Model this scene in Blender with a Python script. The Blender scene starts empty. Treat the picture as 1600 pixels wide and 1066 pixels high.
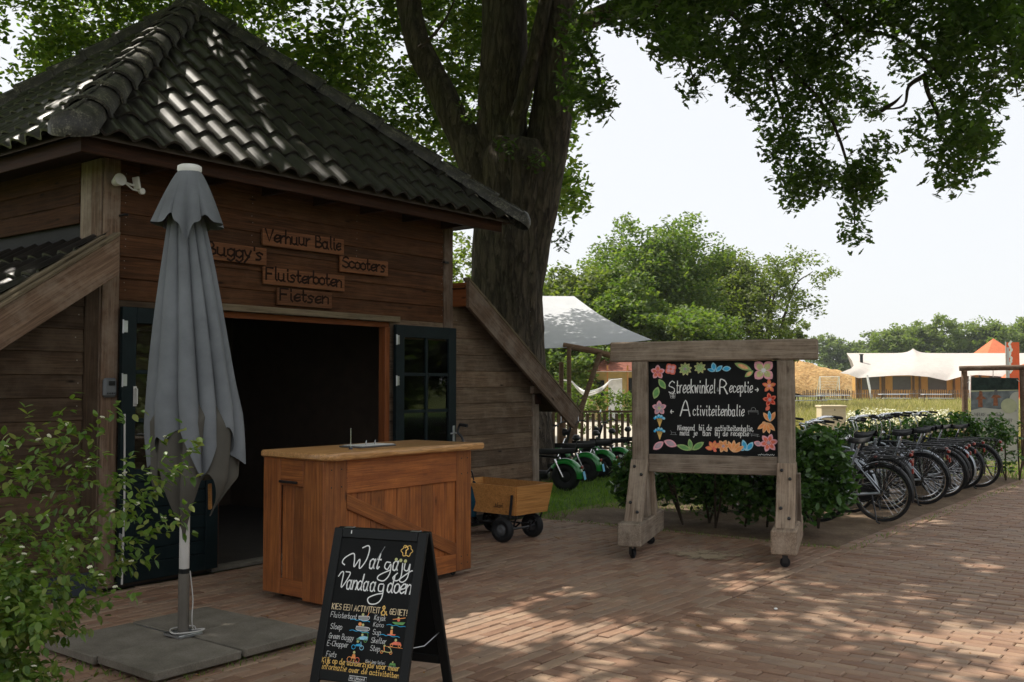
import bpy, bmesh, math, random
import numpy as np
from mathutils import Matrix, Vector
PI = math.pi
rnd = random.Random(7)
rng = np.random.default_rng(11)
sc = bpy.context.scene
COL = sc.collection

# ------------------------------------------------------------------ camera, sky, sun, exposure
CAM_H, FPX, PITCH = 1.65, 1555.0, math.atan(65 / 1555.0)
cd = bpy.data.cameras.new('camera'); cam = bpy.data.objects.new('camera', cd); COL.objects.link(cam)
cam.location = (0, 0, CAM_H); cam.rotation_euler = (PI / 2 + PITCH, 0, 0)
cd.sensor_width = 36; cd.lens = 36 * FPX / 1600; cd.clip_start = 0.05; cd.clip_end = 6000
sc.camera = cam

SUN_EL, SUN_AZ = math.radians(57), math.radians(-62)     # azimuth from +Y (away from camera) towards +X
world = bpy.data.worlds.new('World'); sc.world = world; world.use_nodes = True
wn = world.node_tree; wn.nodes.clear()
w_out = wn.nodes.new('ShaderNodeOutputWorld'); w_bg = wn.nodes.new('ShaderNodeBackground')
w_sky = wn.nodes.new('ShaderNodeTexSky'); w_sky.sky_type = 'NISHITA'; w_sky.sun_disc = False
w_sky.sun_elevation = SUN_EL; w_sky.sun_rotation = SUN_AZ
w_sky.air_density = 1.0; w_sky.dust_density = 2.0; w_sky.ozone_density = 1.0
w_mix = wn.nodes.new('ShaderNodeMix'); w_mix.data_type = 'RGBA'; w_mix.inputs[0].default_value = 0.86
w_mix.inputs[7].default_value = (7.75, 7.85, 8.0, 1)       # thin white veil of high cloud over the blue
wn.links.new(w_sky.outputs[0], w_mix.inputs[6]); wn.links.new(w_mix.outputs[2], w_bg.inputs[0])
w_bg.inputs[1].default_value = 0.10
wn.links.new(w_bg.outputs[0], w_out.inputs[0])
sl = bpy.data.lights.new('sun', 'SUN'); sl.energy = 4.8; sl.angle = math.radians(0.55); sl.color = (1, .93, .82)
sun = bpy.data.objects.new('sun', sl); COL.objects.link(sun)
sdir = Vector((math.sin(SUN_AZ) * math.cos(SUN_EL), math.cos(SUN_AZ) * math.cos(SUN_EL), math.sin(SUN_EL)))
sun.rotation_euler = sdir.to_track_quat('Z', 'Y').to_euler()
vs = sc.view_settings; vs.view_transform = 'Standard'; vs.look = 'None'; vs.gamma = 1; vs.use_curve_mapping = False
vs.exposure = 0.42
try:
    sc.cycles.max_bounces = 7; sc.cycles.diffuse_bounces = 3; sc.cycles.transparent_max_bounces = 12
    sc.cycles.transmission_bounces = 4; sc.cycles.glossy_bounces = 3; sc.cycles.volume_bounces = 0
    sc.cycles.caustics_reflective = False; sc.cycles.caustics_refractive = False
    sc.cycles.use_denoising = True; sc.cycles.use_adaptive_sampling = True; sc.cycles.adaptive_threshold = 0.015
except Exception: pass

# ------------------------------------------------------------------ places
def ray(px, py):
    x = (px - 800) / FPX; y = -(py - 533) / FPX
    return (x, math.cos(PITCH) - y * math.sin(PITCH), math.sin(PITCH) + y * math.cos(PITCH))
def at(px, py, Y):
    r = ray(px, py); t = Y / r[1]; return Vector((r[0] * t, Y, CAM_H + r[2] * t))
def ground(px, py, z=0.0):
    r = ray(px, py); t = (z - CAM_H) / r[2]; return Vector((r[0] * t, r[1] * t, z))
def projn(P):          # numpy Nx3 -> pixel coordinates and depth
    P = np.asarray(P, float); x, y, z = P[:, 0], P[:, 1], P[:, 2] - CAM_H
    d = y * math.cos(PITCH) + z * math.sin(PITCH); v = -y * math.sin(PITCH) + z * math.cos(PITCH)
    d = np.where(np.abs(d) < 1e-3, 1e-3, d)
    return 800 + FPX * x / d, 533 - FPX * v / d, d
# the barn's own frame: s runs along its front, w comes out of it towards the plaza
TH = math.radians(37.7)
D3 = Vector((math.sin(TH), math.cos(TH), 0)); N3 = Vector((math.cos(TH), -math.sin(TH), 0)); Z3 = Vector((0, 0, 1))
O3 = Vector((-3.268, 7.905, 0))
def bw(s, w, z=0.0): return O3 + D3 * float(s) + N3 * float(w) + Z3 * float(z)
def frame(o, x, y, z=None):
    x = Vector(x).normalized(); y = Vector(y).normalized()
    z = Vector(z).normalized() if z is not None else x.cross(y).normalized()
    return Matrix(((x.x, y.x, z.x, o[0]), (x.y, y.y, z.y, o[1]), (x.z, y.z, z.z, o[2]), (0, 0, 0, 1)))
def TR(x, y, z): return Matrix.Translation((x, y, z))
def RX(a): return Matrix.Rotation(a, 4, 'X')
def RY(a): return Matrix.Rotation(a, 4, 'Y')
def RZ(a): return Matrix.Rotation(a, 4, 'Z')
BF = frame(O3, D3, -N3, Z3)      # local x = s, local y = -w (into the barn), z up

# ------------------------------------------------------------------ objects
WM = {}
def link(o, parent, M):
    COL.objects.link(o)
    if parent is not None:
        o.parent = parent; o.matrix_basis = WM[parent.name].inverted() @ M
    else: o.matrix_basis = M
    WM[o.name] = M.copy(); return o
def thing(name, label, cat, M=None, group=None):
    o = bpy.data.objects.new(name, None); o.empty_display_size = .1
    link(o, None, M if M is not None else Matrix.Identity(4))
    o['label'] = label; o['category'] = cat
    if group: o['group'] = group
    return o
def tag(o, label=None, cat=None, group=None, kind=None):
    if label: o['label'] = label
    if cat: o['category'] = cat
    if group: o['group'] = group
    if kind: o['kind'] = kind
    return o
class G:
    """collects faces; build() links them as one object"""
    def __init__(s): s.v = []; s.f = []; s.m = []; s.mi = 0
    def add(s, vs, fs, M=None):
        b = len(s.v)
        if M is not None: vs = [M @ Vector(p) for p in vs]
        s.v += [tuple(p) for p in vs]
        for f in fs: s.f.append(tuple(b + i for i in f)); s.m.append(s.mi)
        return s
    def box(s, dx, dy, dz, M=None, c=0.0):
        x, y, z = dx / 2, dy / 2, dz / 2
        if c <= 0:
            vs = [(i, j, k) for i in (-x, x) for j in (-y, y) for k in (-z, z)]
            fs = [(0, 1, 3, 2), (4, 6, 7, 5), (0, 4, 5, 1), (2, 3, 7, 6), (0, 2, 6, 4), (1, 5, 7, 3)]
            return s.add(vs, fs, M)
        c = min(c, x * .9, y * .9, z * .9)
        vs = []; ix = {}
        for i in (-1, 1):
            for j in (-1, 1):
                for k in (-1, 1):
                    for a in range(3):
                        p = [i * (x - c), j * (y - c), k * (z - c)]
                        p[a] = (i * x, j * y, k * z)[a]
                        ix[(i, j, k, a)] = len(vs); vs.append(tuple(p))
        fs = []
        for a in range(3):
            b, d = [q for q in range(3) if q != a]
            for sg in (-1, 1):
                q = []
                for (u, w) in ((-1, -1), (1, -1), (1, 1), (-1, 1)):
                    t = [0, 0, 0]; t[a] = sg; t[b] = u; t[d] = w; q.append(ix[(t[0], t[1], t[2], a)])
                flip = (sg < 0) ^ (a == 1)
                fs.append(tuple(reversed(q)) if flip else tuple(q))
        for a in range(3):
            b, d = [q for q in range(3) if q != a]
            for u in (-1, 1):
                for w in (-1, 1):
                    t0 = [0, 0, 0]; t0[a] = -1; t0[b] = u; t0[d] = w
                    t1 = list(t0); t1[a] = 1
                    fs.append((ix[(*t0, b)], ix[(*t1, b)], ix[(*t1, d)], ix[(*t0, d)]))
        for i in (-1, 1):
            for j in (-1, 1):
                for k in (-1, 1): fs.append((ix[(i, j, k, 0)], ix[(i, j, k, 1)], ix[(i, j, k, 2)]))
        return s.add(vs, fs, M)
    def tube(s, pts, r, n=8, M=None, caps=True):
        pts = [Vector(p) for p in pts]; m = len(pts)
        rs = r if isinstance(r, (list, tuple)) else [r] * m
        t0 = (pts[1] - pts[0]).normalized()
        up = Vector((0, 0, 1)) if abs(t0.z) < .9 else Vector((1, 0, 0))
        a = t0.cross(up).normalized(); vs = []
        for i, p in enumerate(pts):
            t = (pts[min(i + 1, m - 1)] - pts[max(i - 1, 0)]).normalized()
            a = (a - t * a.dot(t)).normalized(); b = t.cross(a)
            for k in range(n):
                q = 2 * PI * k / n; vs.append(p + (a * math.cos(q) + b * math.sin(q)) * rs[i])
        fs = [(i * n + k, i * n + (k + 1) % n, (i + 1) * n + (k + 1) % n, (i + 1) * n + k) for i in range(m - 1) for k in range(n)]
        if caps: fs += [tuple(reversed(range(n))), tuple(range((m - 1) * n, m * n))]
        return s.add(vs, fs, M)
    def lathe(s, prof, n=16, M=None, a0=0.0, a1=2 * PI):
        full = abs(a1 - a0 - 2 * PI) < 1e-6; k = n if full else n + 1; m = len(prof)
        vs = [(r * math.cos(a0 + (a1 - a0) * i / n), r * math.sin(a0 + (a1 - a0) * i / n), z) for i in range(k) for r, z in prof]
        fs = [(i * m + j, ((i + 1) % k) * m + j, ((i + 1) % k) * m + j + 1, i * m + j + 1) for i in range(n) for j in range(m - 1)]
        return s.add(vs, fs, M)
    def torus(s, R, r, n=32, k=8, M=None, sy=1.0):     # ring in the local XZ plane (axis Y)
        vs = []; fs = []
        for i in range(n):
            a = 2 * PI * i / n
            for j in range(k):
                b = 2 * PI * j / k; q = R + r * math.cos(b)
                vs.append((q * math.cos(a), r * sy * math.sin(b), q * math.sin(a)))
        for i in range(n):
            for j in range(k): fs.append((i * k + j, i * k + (j + 1) % k, ((i + 1) % n) * k + (j + 1) % k, ((i + 1) % n) * k + j))
        return s.add(vs, fs, M)
    def grid(s, fn, nu, nv, M=None, wrap=False):
        vs = [fn(i / nu, j / nv) for i in range(nu if wrap else nu + 1) for j in range(nv + 1)]
        k = nv + 1; c = nu if wrap else nu + 1
        fs = [(i * k + j, ((i + 1) % c) * k + j, ((i + 1) % c) * k + j + 1, i * k + j + 1) for i in range(nu) for j in range(nv)]
        return s.add(vs, fs, M)
    def poly(s, pts, z=0.0, M=None): return s.add([(p[0], p[1], z) for p in pts], [tuple(range(len(pts)))], M)
    def prism(s, pts, z0, z1, M=None):
        n = len(pts)
        return s.add([(p[0], p[1], z0) for p in pts] + [(p[0], p[1], z1) for p in pts],
                     [tuple(reversed(range(n))), tuple(range(n, 2 * n))] + [(i, (i + 1) % n, n + (i + 1) % n, n + i) for i in range(n)], M)
    def mesh(s, name, mats, smooth=40):
        me = bpy.data.meshes.new(name); me.from_pydata(s.v, [], s.f)
        mats = mats if isinstance(mats, (list, tuple)) else [mats]
        for m in mats: me.materials.append(m)
        if len(mats) > 1: me.polygons.foreach_set('material_index', s.m)
        if smooth:
            me.polygons.foreach_set('use_smooth', [True] * len(s.f)); me.set_sharp_from_angle(angle=math.radians(smooth))
        me.update(); return me
    def build(s, name, mats, parent=None, M=None, smooth=40):
        """vertices are in the frame M (world when None); (M,) takes world vertices and stores them in the frame M"""
        if isinstance(M, tuple): M = M[0]; A = M.inverted(); s.v = [tuple(A @ Vector(p)) for p in s.v]
        o = bpy.data.objects.new(name, s.mesh(name, mats, smooth))
        return link(o, parent, M if M is not None else Matrix.Identity(4))
def obj(name, me, parent, M): return link(bpy.data.objects.new(name, me), parent, M)
_bc = {}
def board(name, dims, mat, parent, M, c=.004, clip=None):
    """a plank with its grain along local x; equal planks share their mesh"""
    key = (tuple(round(d, 3) for d in dims), mat.name, c)
    if clip is None:
        if key not in _bc: _bc[key] = G().box(*dims, c=c).mesh(name, mat, 30)
        return obj(name, _bc[key], parent, M)
    me = G().box(*dims, c=c).mesh(name, mat, 0)
    bm = bmesh.new(); bm.from_mesh(me); Mi = M.inverted()
    for co, no in clip:
        lc = Mi @ Vector(co); ln = (Mi.to_3x3() @ Vector(no)).normalized()
        r = bmesh.ops.bisect_plane(bm, geom=bm.verts[:] + bm.edges[:] + bm.faces[:], plane_co=lc, plane_no=ln, clear_outer=True)
        ed = [e for e in r['geom_cut'] if isinstance(e, bmesh.types.BMEdge)]
        if ed: bmesh.ops.holes_fill(bm, edges=ed)
    bm.to_mesh(me); bm.free()
    if not len(me.polygons): bpy.data.meshes.remove(me); return None
    return obj(name, me, parent, M)
def dup(root, M, label=None, kids=True):
    def cp(o, par):
        c = o.copy(); COL.objects.link(c); c.parent = par
        for ch in o.children: cp(ch, c)
        return c
    r = cp(root, None); r.matrix_basis = M; WM[r.name] = M.copy()
    if label: r['label'] = label
    return r
def npmesh(name, V, F, mat, smooth=False):
    """V Nx3, F MxK (all faces with K corners)"""
    me = bpy.data.meshes.new(name); V = np.ascontiguousarray(V, np.float32); F = np.ascontiguousarray(F, np.int32)
    me.vertices.add(len(V)); me.vertices.foreach_set('co', V.ravel())
    k = F.shape[1]; me.loops.add(F.size); me.loops.foreach_set('vertex_index', F.ravel())
    me.polygons.add(len(F)); me.polygons.foreach_set('loop_start', np.arange(0, F.size, k, dtype=np.int32))
    me.polygons.foreach_set('loop_total', np.full(len(F), k, np.int32))
    if smooth: me.polygons.foreach_set('use_smooth', [True] * len(F))
    me.materials.append(mat); me.update(calc_edges=True); me.validate(); return me

# ------------------------------------------------------------------ materials
def nt(name):
    m = bpy.data.materials.new(name); m.use_nodes = True; t = m.node_tree; b = t.nodes['Principled BSDF']
    return m, t, b, (lambda k: t.nodes.new('ShaderNode' + k)), t.links.new
def setp(b, rough=.6, spec=.4, metal=0.0):
    b.inputs['Roughness'].default_value = rough; b.inputs['Specular IOR Level'].default_value = spec; b.inputs['Metallic'].default_value = metal
def c4(c): return (c[0], c[1], c[2], 1)
def coords(t, N, L, scale=(1, 1, 1), per_object=True):
    tc = N('TexCoord'); mp = N('Mapping'); mp.inputs['Scale'].default_value = scale
    L(tc.outputs['Object'], mp.inputs[0])
    if per_object:
        oi = N('ObjectInfo'); mu = N('VectorMath'); mu.operation = 'SCALE'; mu.inputs[0].default_value = (37, 19, 53)
        L(oi.outputs['Random'], mu.inputs['Scale']); L(mu.outputs[0], mp.inputs['Location'])
    return mp.outputs[0]
def noise(N, L, vec, s, det=4, rough=.55, dist=0.0):
    n = N('TexNoise'); n.inputs['Scale'].default_value = s; n.inputs['Detail'].default_value = det
    n.inputs['Roughness'].default_value = rough; n.inputs['Distortion'].default_value = dist; L(vec, n.inputs['Vector']); return n.outputs['Fac']
def ramp(N, L, fac, stops):
    r = N('ValToRGB'); e = r.color_ramp.elements
    while len(e) < len(stops): e.new(.5)
    for i, (p, c) in enumerate(stops): e[i].position = p; e[i].color = c4(c) if len(c) == 3 else c
    L(fac, r.inputs[0]); return r.outputs[0]
def bump(N, L, b, h, strength=.3, dist=.01):
    u = N('Bump'); u.inputs['Strength'].default_value = strength; u.inputs['Distance'].default_value = dist
    L(h, u.inputs['Height']); L(u.outputs[0], b.inputs['Normal'])
def mixc(N, L, fac, a, c, mode='MIX'):
    m = N('Mix'); m.data_type = 'RGBA'; m.blend_type = mode
    for s, v in ((0, fac), (6, a), (7, c)):
        if isinstance(v, (int, float)): m.inputs[s].default_value = v
        elif isinstance(v, (tuple, list)): m.inputs[s].default_value = c4(v)
        else: L(v, m.inputs[s])
    return m.outputs[2]
def plain(name, col, rough=.6, spec=.4, metal=0, var=.12, sc_=6.0):
    m, t, b, N, L = nt(name); setp(b, rough, spec, metal)
    v = coords(t, N, L); f = noise(N, L, v, sc_, 5)
    d = tuple(x * (1 - var) for x in col); e = tuple(min(1, x * (1 + var)) for x in col)
    L(ramp(N, L, f, [(.3, d), (.7, e)]), b.inputs['Base Color'])
    f2 = noise(N, L, v, sc_ * 9, 3); bump(N, L, b, f2, .08, .004)
    return m
def wood(name, dark, light, worn=None, rough=.8, grain=1.0, worn_amt=.5, spec=.12, bmp=.5):
    """long grain along local x, growth rings, knots, a little wear; each plank has its own cut"""
    m, t, b, N, L = nt(name); setp(b, rough, spec)
    v = coords(t, N, L, (1, 1, 1)); 
    st = N('Mapping'); st.inputs['Scale'].default_value = (1.1 * grain, 22 * grain, 22 * grain); L(v, st.inputs[0])
    g1 = noise(N, L, st.outputs[0], 1.6, 6, .62, .6)
    st2 = N('Mapping'); st2.inputs['Scale'].default_value = (2.5, 90, 90); L(v, st2.inputs[0])
    g2 = noise(N, L, st2.outputs[0], 1.3, 3, .6)
    vo = N('TexVoronoi'); vo.inputs['Scale'].default_value = 1.0; mk = N('Mapping'); mk.inputs['Scale'].default_value = (2.2, 7, 7)
    L(v, mk.inputs[0]); L(mk.outputs[0], vo.inputs['Vector'])
    knot = ramp(N, L, vo.outputs['Distance'], [(.035, (1, 1, 1)), (.12, (0, 0, 0))])
    mid = tuple((a + c) / 2 for a, c in zip(dark, light))
    col = ramp(N, L, g1, [(.28, dark), (.5, mid), (.72, light)])
    col = mixc(N, L, ramp(N, L, g2, [(.35, (.55, .55, .55)), (.6, (0, 0, 0))]), col, tuple(x * .45 for x in dark))
    if worn:
        w_ = noise(N, L, v, 3.5, 5, .7); wf = ramp(N, L, w_, [(.5 - .1 * worn_amt, (0, 0, 0)), (.75, (worn_amt,) * 3)])
        col = mixc(N, L, wf, col, worn)
    col = mixc(N, L, knot, col, tuple(x * .35 for x in dark))
    oi = N('ObjectInfo'); br = ramp(N, L, oi.outputs['Random'], [(0, (.78, .78, .8)), (.5, (1, 1, 1)), (1, (1.22, 1.15, 1.1))])
    col = mixc(N, L, 1.0, col, br, 'MULTIPLY')
    L(col, b.inputs['Base Color'])
    a = N('Math'); a.operation = 'ADD'; L(g1, a.inputs[0]); L(g2, a.inputs[1]); bump(N, L, b, a.outputs[0], bmp, .004)
    return m
def leafmat(name, cols, trans=.45, rough=.45, tcol=None):
    m, t, b, N, L = nt(name); setp(b, rough, .35)
    ge = N('NewGeometry'); c = ramp(N, L, ge.outputs['Random Per Island'], [(i / max(1, len(cols) - 1), x) for i, x in enumerate(cols)])
    L(c, b.inputs['Base Color']); tr = N('BsdfTranslucent'); ms = N('MixShader'); ms.inputs[0].default_value = trans
    tc = mixc(N, L, 1.0, c, tcol or (2.1, 2.3, .9), 'MULTIPLY'); L(tc, tr.inputs[0])
    L(b.outputs[0], ms.inputs[1]); L(tr.outputs[0], ms.inputs[2]); L(ms.outputs[0], t.nodes['Material Output'].inputs[0])
    return m
M_ = {}
M_['barn'] = wood('stained_siding', (.032, .0145, .007), (.108, .047, .020), (.115, .063, .034), rough=.8, worn_amt=.35)
M_['barn_grey'] = wood('weathered_siding', (.036, .022, .013), (.10, .064, .039), (.13, .095, .065), rough=.8, worn_amt=.6)
M_['barn_right'] = wood('silvered_siding', (.085, .056, .036), (.21, .148, .098), (.26, .205, .148), rough=.85, worn_amt=.6)
M_['post'] = wood('weathered_post', (.09, .055, .036), (.24, .165, .115), (.30, .25, .20), rough=.85, worn_amt=.6)
M_['grey'] = wood('grey_beam_wood', (.14, .103, .076), (.345, .275, .208), (.40, .34, .27), rough=.85, worn_amt=.7, bmp=.8)
M_['rot'] = wood('mossy_plank', (.10, .075, .045), (.30, .23, .15), (.22, .18, .11), rough=.95, worn_amt=.7, bmp=.9)
M_['fascia'] = wood('dark_fascia', (.022, .0085, .004), (.06, .023, .010), None, rough=.6)
M_['orange'] = wood('orange_stained_pine', (.20, .055, .012), (.44, .16, .042), (.13, .042, .015), rough=.5, worn_amt=.7, spec=.45, bmp=.35)
M_['top'] = wood('varnished_top', (.34, .17, .06), (.60, .36, .16), None, rough=.3, spec=.5, bmp=.2)
M_['frame'] = wood('red_door_frame', (.15, .045, .015), (.26, .09, .03), None, rough=.5)
M_['sign'] = wood('carved_sign_wood', (.10, .042, .018), (.22, .092, .040), None, rough=.6)
M_['ply'] = wood('birch_ply', (.44, .20, .06), (.62, .32, .11), None, rough=.4, grain=.6, bmp=.15)
M_['fence'] = wood('fence_slat_wood', (.13, .08, .05), (.30, .20, .13), None, rough=.85)
M_['black'] = plain('black_paint', (.008, .009, .009), .5, .22)
M_['door'] = plain('dark_teal_paint', (.006, .0125, .014), .5, .14, var=.25)
M_['chalk'] = plain('chalkboard', (.0075, .0080, .0080), .6, .13, var=.3)
M_['rubber'] = plain('black_rubber', (.014, .014, .015), .7, .3)
M_['blackmetal'] = plain('black_metal', (.012, .012, .014), .35, .5)
M_['steel'] = plain('galvanised_steel', (.5, .51, .53), .35, .5, 1.0)
M_['chrome'] = plain('polished_alloy', (.72, .73, .75), .18, .5, 1.0)
M_['alu'] = plain('pale_pole_paint', (.50, .48, .45), .45, .4)
M_['white'] = plain('white_paint', (.78, .77, .74), .5, .4)
M_['chalkwhite'] = plain('white_chalk_ink', (.82, .82, .80), .8, .1, var=.05)
M_['chalkdim'] = plain('faint_chalk', (.30, .31, .31), .85, .1, var=.2)
M_['yellowink'] = plain('yellow_chalk_ink', (.80, .52, .16), .8, .1, var=.1)
M_['creamink'] = plain('cream_chalk_ink', (.82, .66, .42), .8, .1, var=.1)
for k, c in dict(pink=(.76, .22, .27), rose=(.80, .40, .45), coral=(.82, .20, .13), orangep=(.85, .34, .12), peach=(.85, .47, .24),
                 blue=(.06, .42, .72), sky=(.32, .62, .78), leafp=(.16, .36, .12), leafl=(.33, .47, .18), olive=(.55, .55, .25), lilac=(.48, .36, .42), redp=(.6, .05, .03)).items():
    M_[k] = plain('chalk_' + k, c, .8, .1, var=.16, sc_=30)
M_['carve'] = plain('burnt_carving', (.018, .009, .006), .9, .1)
M_['dark'] = plain('dark_interior', (.085, .062, .045), .9, .1)
M_['steelgrey'] = plain('lamp_white_plastic', (.62, .60, .56), .4, .4)
M_['greyplastic'] = plain('grey_plastic', (.10, .105, .11), .45, .4)
M_['green'] = plain('green_lacquer', (.012, .20, .028), .18, .6, var=.1)
M_['beige'] = plain('beige_cabinet_paint', (.62, .53, .36), .5, .3, var=.05)
M_['red'] = plain('red_reflector', (.22, .015, .01), .3, .5)
M_['blueplate'] = plain('blue_plate', (.10, .42, .65), .4, .4)
M_['bluecloth'] = plain('blue_cloth', (.012, .055, .085), .8, .1, var=.35)
M_['orangeflag'] = plain('orange_flag_cloth', (.75, .13, .05), .7, .1, var=.08)
def glassmat():
    m, t, b, N, L = nt('door_glass'); t.nodes.remove(b)
    tr = N('BsdfTransparent'); tr.inputs[0].default_value = (.93, .95, .94, 1); gl = N('BsdfGlossy'); gl.inputs['Roughness'].default_value = .02
    lw = N('Fresnel'); lw.inputs[0].default_value = 1.6
    v = coords(t, N, L); bn = N('Bump'); bn.inputs['Strength'].default_value = .03; bn.inputs['Distance'].default_value = .01
    L(noise(N, L, v, 2.0, 0), bn.inputs['Height']); L(bn.outputs[0], gl.inputs['Normal'])
    ms = N('MixShader'); L(lw.outputs[0], ms.inputs[0]); L(tr.outputs[0], ms.inputs[1]); L(gl.outputs[0], ms.inputs[2])
    L(ms.outputs[0], t.nodes['Material Output'].inputs[0]); return m
M_['glass'] = glassmat()
def tilemat():
    m, t, b, N, L = nt('glazed_roof_tile'); v = coords(t, N, L); setp(b, .32, .42)
    f = noise(N, L, v, 5, 6, .65); g = noise(N, L, v, 60, 4, .7)
    col = ramp(N, L, f, [(.3, (.009, .0078, .0068)), (.55, (.018, .0155, .013)), (.8, (.048, .038, .029))])
    col = mixc(N, L, ramp(N, L, g, [(.62, (0, 0, 0)), (.75, (.6, .6, .6))]), col, (.11, .10, .08))
    L(col, b.inputs['Base Color']); L(ramp(N, L, f, [(.2, (.27, .27, .27)), (.8, (.45, .45, .45))]), b.inputs['Roughness'])
    bump(N, L, b, g, .12, .003); return m
M_['tile'] = tilemat()
def lichenmat():
    m, t, b, N, L = nt('ridge_tile_with_lichen'); v = coords(t, N, L); setp(b, .55, .4)
    f = noise(N, L, v, 9, 6, .7); g = noise(N, L, v, 70, 4, .7)
    mu = N('Math'); mu.operation = 'MULTIPLY'; L(f, mu.inputs[0]); L(g, mu.inputs[1])
    col = ramp(N, L, mu.outputs[0], [(.2, (.022, .020, .018)), (.29, (.05, .044, .036)), (.36, (.16, .15, .11))])
    L(col, b.inputs['Base Color']); bump(N, L, b, g, .5, .006); return m
M_['ridge'] = lichenmat()
def groundmat(name, stops, s1=2.0, s2=40, bm=.5, rough=.9, bd=.02):
    m, t, b, N, L = nt(name); v = coords(t, N, L, per_object=False); setp(b, rough, .2)
    f = noise(N, L, v, s1, 8, .65); g = noise(N, L, v, s2, 5, .7)
    mx = N('Math'); mx.operation = 'ADD'; L(f, mx.inputs[0]); L(g, mx.inputs[1])
    hf = N('Math'); hf.operation = 'MULTIPLY'; hf.inputs[1].default_value = .5; L(mx.outputs[0], hf.inputs[0])
    L(ramp(N, L, hf.outputs[0], stops), b.inputs['Base Color']); bump(N, L, b, g, bm, bd); return m
M_['soil'] = groundmat('dry_brown_soil', [(.32, (.07, .045, .028)), (.5, (.16, .11, .072)), (.66, (.28, .21, .14))], 3, 60)
M_['sandjoint'] = groundmat('joint_sand', [(.35, (.018, .013, .010)), (.6, (.050, .036, .027))], 6, 120)
M_['meadowground'] = groundmat('meadow_ground', [(.35, (.06, .085, .02)), (.55, (.13, .16, .04)), (.7, (.24, .23, .09))], .3, 9)
M_['lawn'] = groundmat('lawn_ground', [(.35, (.03, .055, .012)), (.6, (.07, .13, .02))], 2, 50)
M_['gravel'] = groundmat('pale_gravel', [(.35, (.34, .30, .24)), (.6, (.52, .47, .39))], 2, 80)
M_['sand'] = groundmat('heaped_sand', [(.40, (.36, .20, .075)), (.5, (.54, .33, .13)), (.60, (.66, .46, .22))], .25, 2.2, .9, bd=.6)
M_['concrete'] = groundmat('worn_concrete', [(.36, (.105, .093, .074)), (.5, (.16, .142, .115)), (.64, (.23, .205, .17))], 5, 140, .25, .85, .004)
def brickmat(name, sheet=False):
    m, t, b, N, L = nt(name); setp(b, .72, .32)
    tc = N('TexCoord'); v = tc.outputs['Object']
    big = noise(N, L, v, .7, 5, .6); fine = noise(N, L, v, 45, 6, .7); med = noise(N, L, v, 6, 5, .65)
    pal = [(0, (.205, .118, .078)), (.3, (.262, .156, .104)), (.55, (.292, .187, .128)), (.8, (.262, .182, .132)), (1, (.325, .222, .152))]
    if sheet:
        bt = N('TexBrick'); L(v, bt.inputs['Vector']); bt.inputs['Scale'].default_value = 1.0
        bt.inputs['Brick Width'].default_value = .25; bt.inputs['Row Height'].default_value = .088; bt.inputs['Mortar Size'].default_value = .005
        bt.inputs['Color1'].default_value = c4(pal[0][1]); bt.inputs['Color2'].default_value = c4(pal[4][1]); bt.inputs['Mortar'].default_value = (.05, .036, .028, 1)
        col = bt.outputs['Color']
    else:
        ge = N('NewGeometry'); oi = N('ObjectInfo'); ad = N('Math'); ad.operation = 'ADD'; L(ge.outputs['Random Per Island'], ad.inputs[0]); L(oi.outputs['Random'], ad.inputs[1])
        fr = N('Math'); fr.operation = 'FRACT'; L(ad.outputs[0], fr.inputs[0]); col = ramp(N, L, fr.outputs[0], pal)
    col = mixc(N, L, 1.0, col, ramp(N, L, med, [(.3, (.78, .78, .8)), (.7, (1.2, 1.18, 1.12))]), 'MULTIPLY')
    col = mixc(N, L, ramp(N, L, big, [(.48, (0, 0, 0)), (.72, (.5, .5, .5))]), col, (.285, .213, .150))
    col = mixc(N, L, ramp(N, L, fine, [(.58, (0, 0, 0)), (.72, (.6, .6, .6))]), col, (.10, .065, .05))
    L(col, b.inputs['Base Color']); bump(N, L, b, fine, .35, .003)
    L(ramp(N, L, med, [(.3, (.6, .6, .6)), (.7, (.85, .85, .85))]), b.inputs['Roughness']); return m
M_['brick'] = brickmat('red_paving_brick'); M_['bricksheet'] = brickmat('distant_paving_brick', True)
def barkmat():
    m, t, b, N, L = nt('oak_bark'); setp(b, .92, .2); tc = N('TexCoord'); mp = N('Mapping'); mp.inputs['Scale'].default_value = (9, 9, 1.7)
    L(tc.outputs['Object'], mp.inputs[0]); n1 = noise(N, L, mp.outputs[0], 2.2, 7, .68, .8)
    vo = N('TexVoronoi'); vo.feature = 'DISTANCE_TO_EDGE'; vo.inputs['Scale'].default_value = 2.1
    wv = mixc(N, L, .62, mp.outputs[0], n1); L(wv, vo.inputs['Vector'])
    cr = ramp(N, L, vo.outputs['Distance'], [(0, (.45, .45, .45)), (.14, (1, 1, 1))])
    big = noise(N, L, tc.outputs['Object'], 1.1, 4, .6)
    col = ramp(N, L, n1, [(.3, (.035, .027, .020)), (.55, (.105, .082, .060)), (.75, (.17, .14, .105))])
    col = mixc(N, L, ramp(N, L, big, [(.5, (0, 0, 0)), (.7, (.45, .45, .45))]), col, (.085, .095, .05))
    col = mixc(N, L, cr, (.018, .014, .011), col)
    L(col, b.inputs['Base Color']); a = N('Math'); a.operation = 'ADD'; L(cr, a.inputs[0]); L(n1, a.inputs[1]); bump(N, L, b, a.outputs[0], 1.0, .035); return m
M_['bark'] = barkmat()
M_['twig'] = plain('twig_bark', (.06, .045, .032), .9, .1, var=.3)
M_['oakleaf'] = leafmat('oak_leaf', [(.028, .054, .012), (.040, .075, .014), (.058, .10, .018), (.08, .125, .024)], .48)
M_['oakback'] = leafmat('oak_leaf_sunlit_tint', [(.045, .078, .014), (.075, .125, .019), (.115, .165, .026), (.16, .19, .04)], .55)  # same oak leaf, sunlight put into a brighter colour
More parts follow.
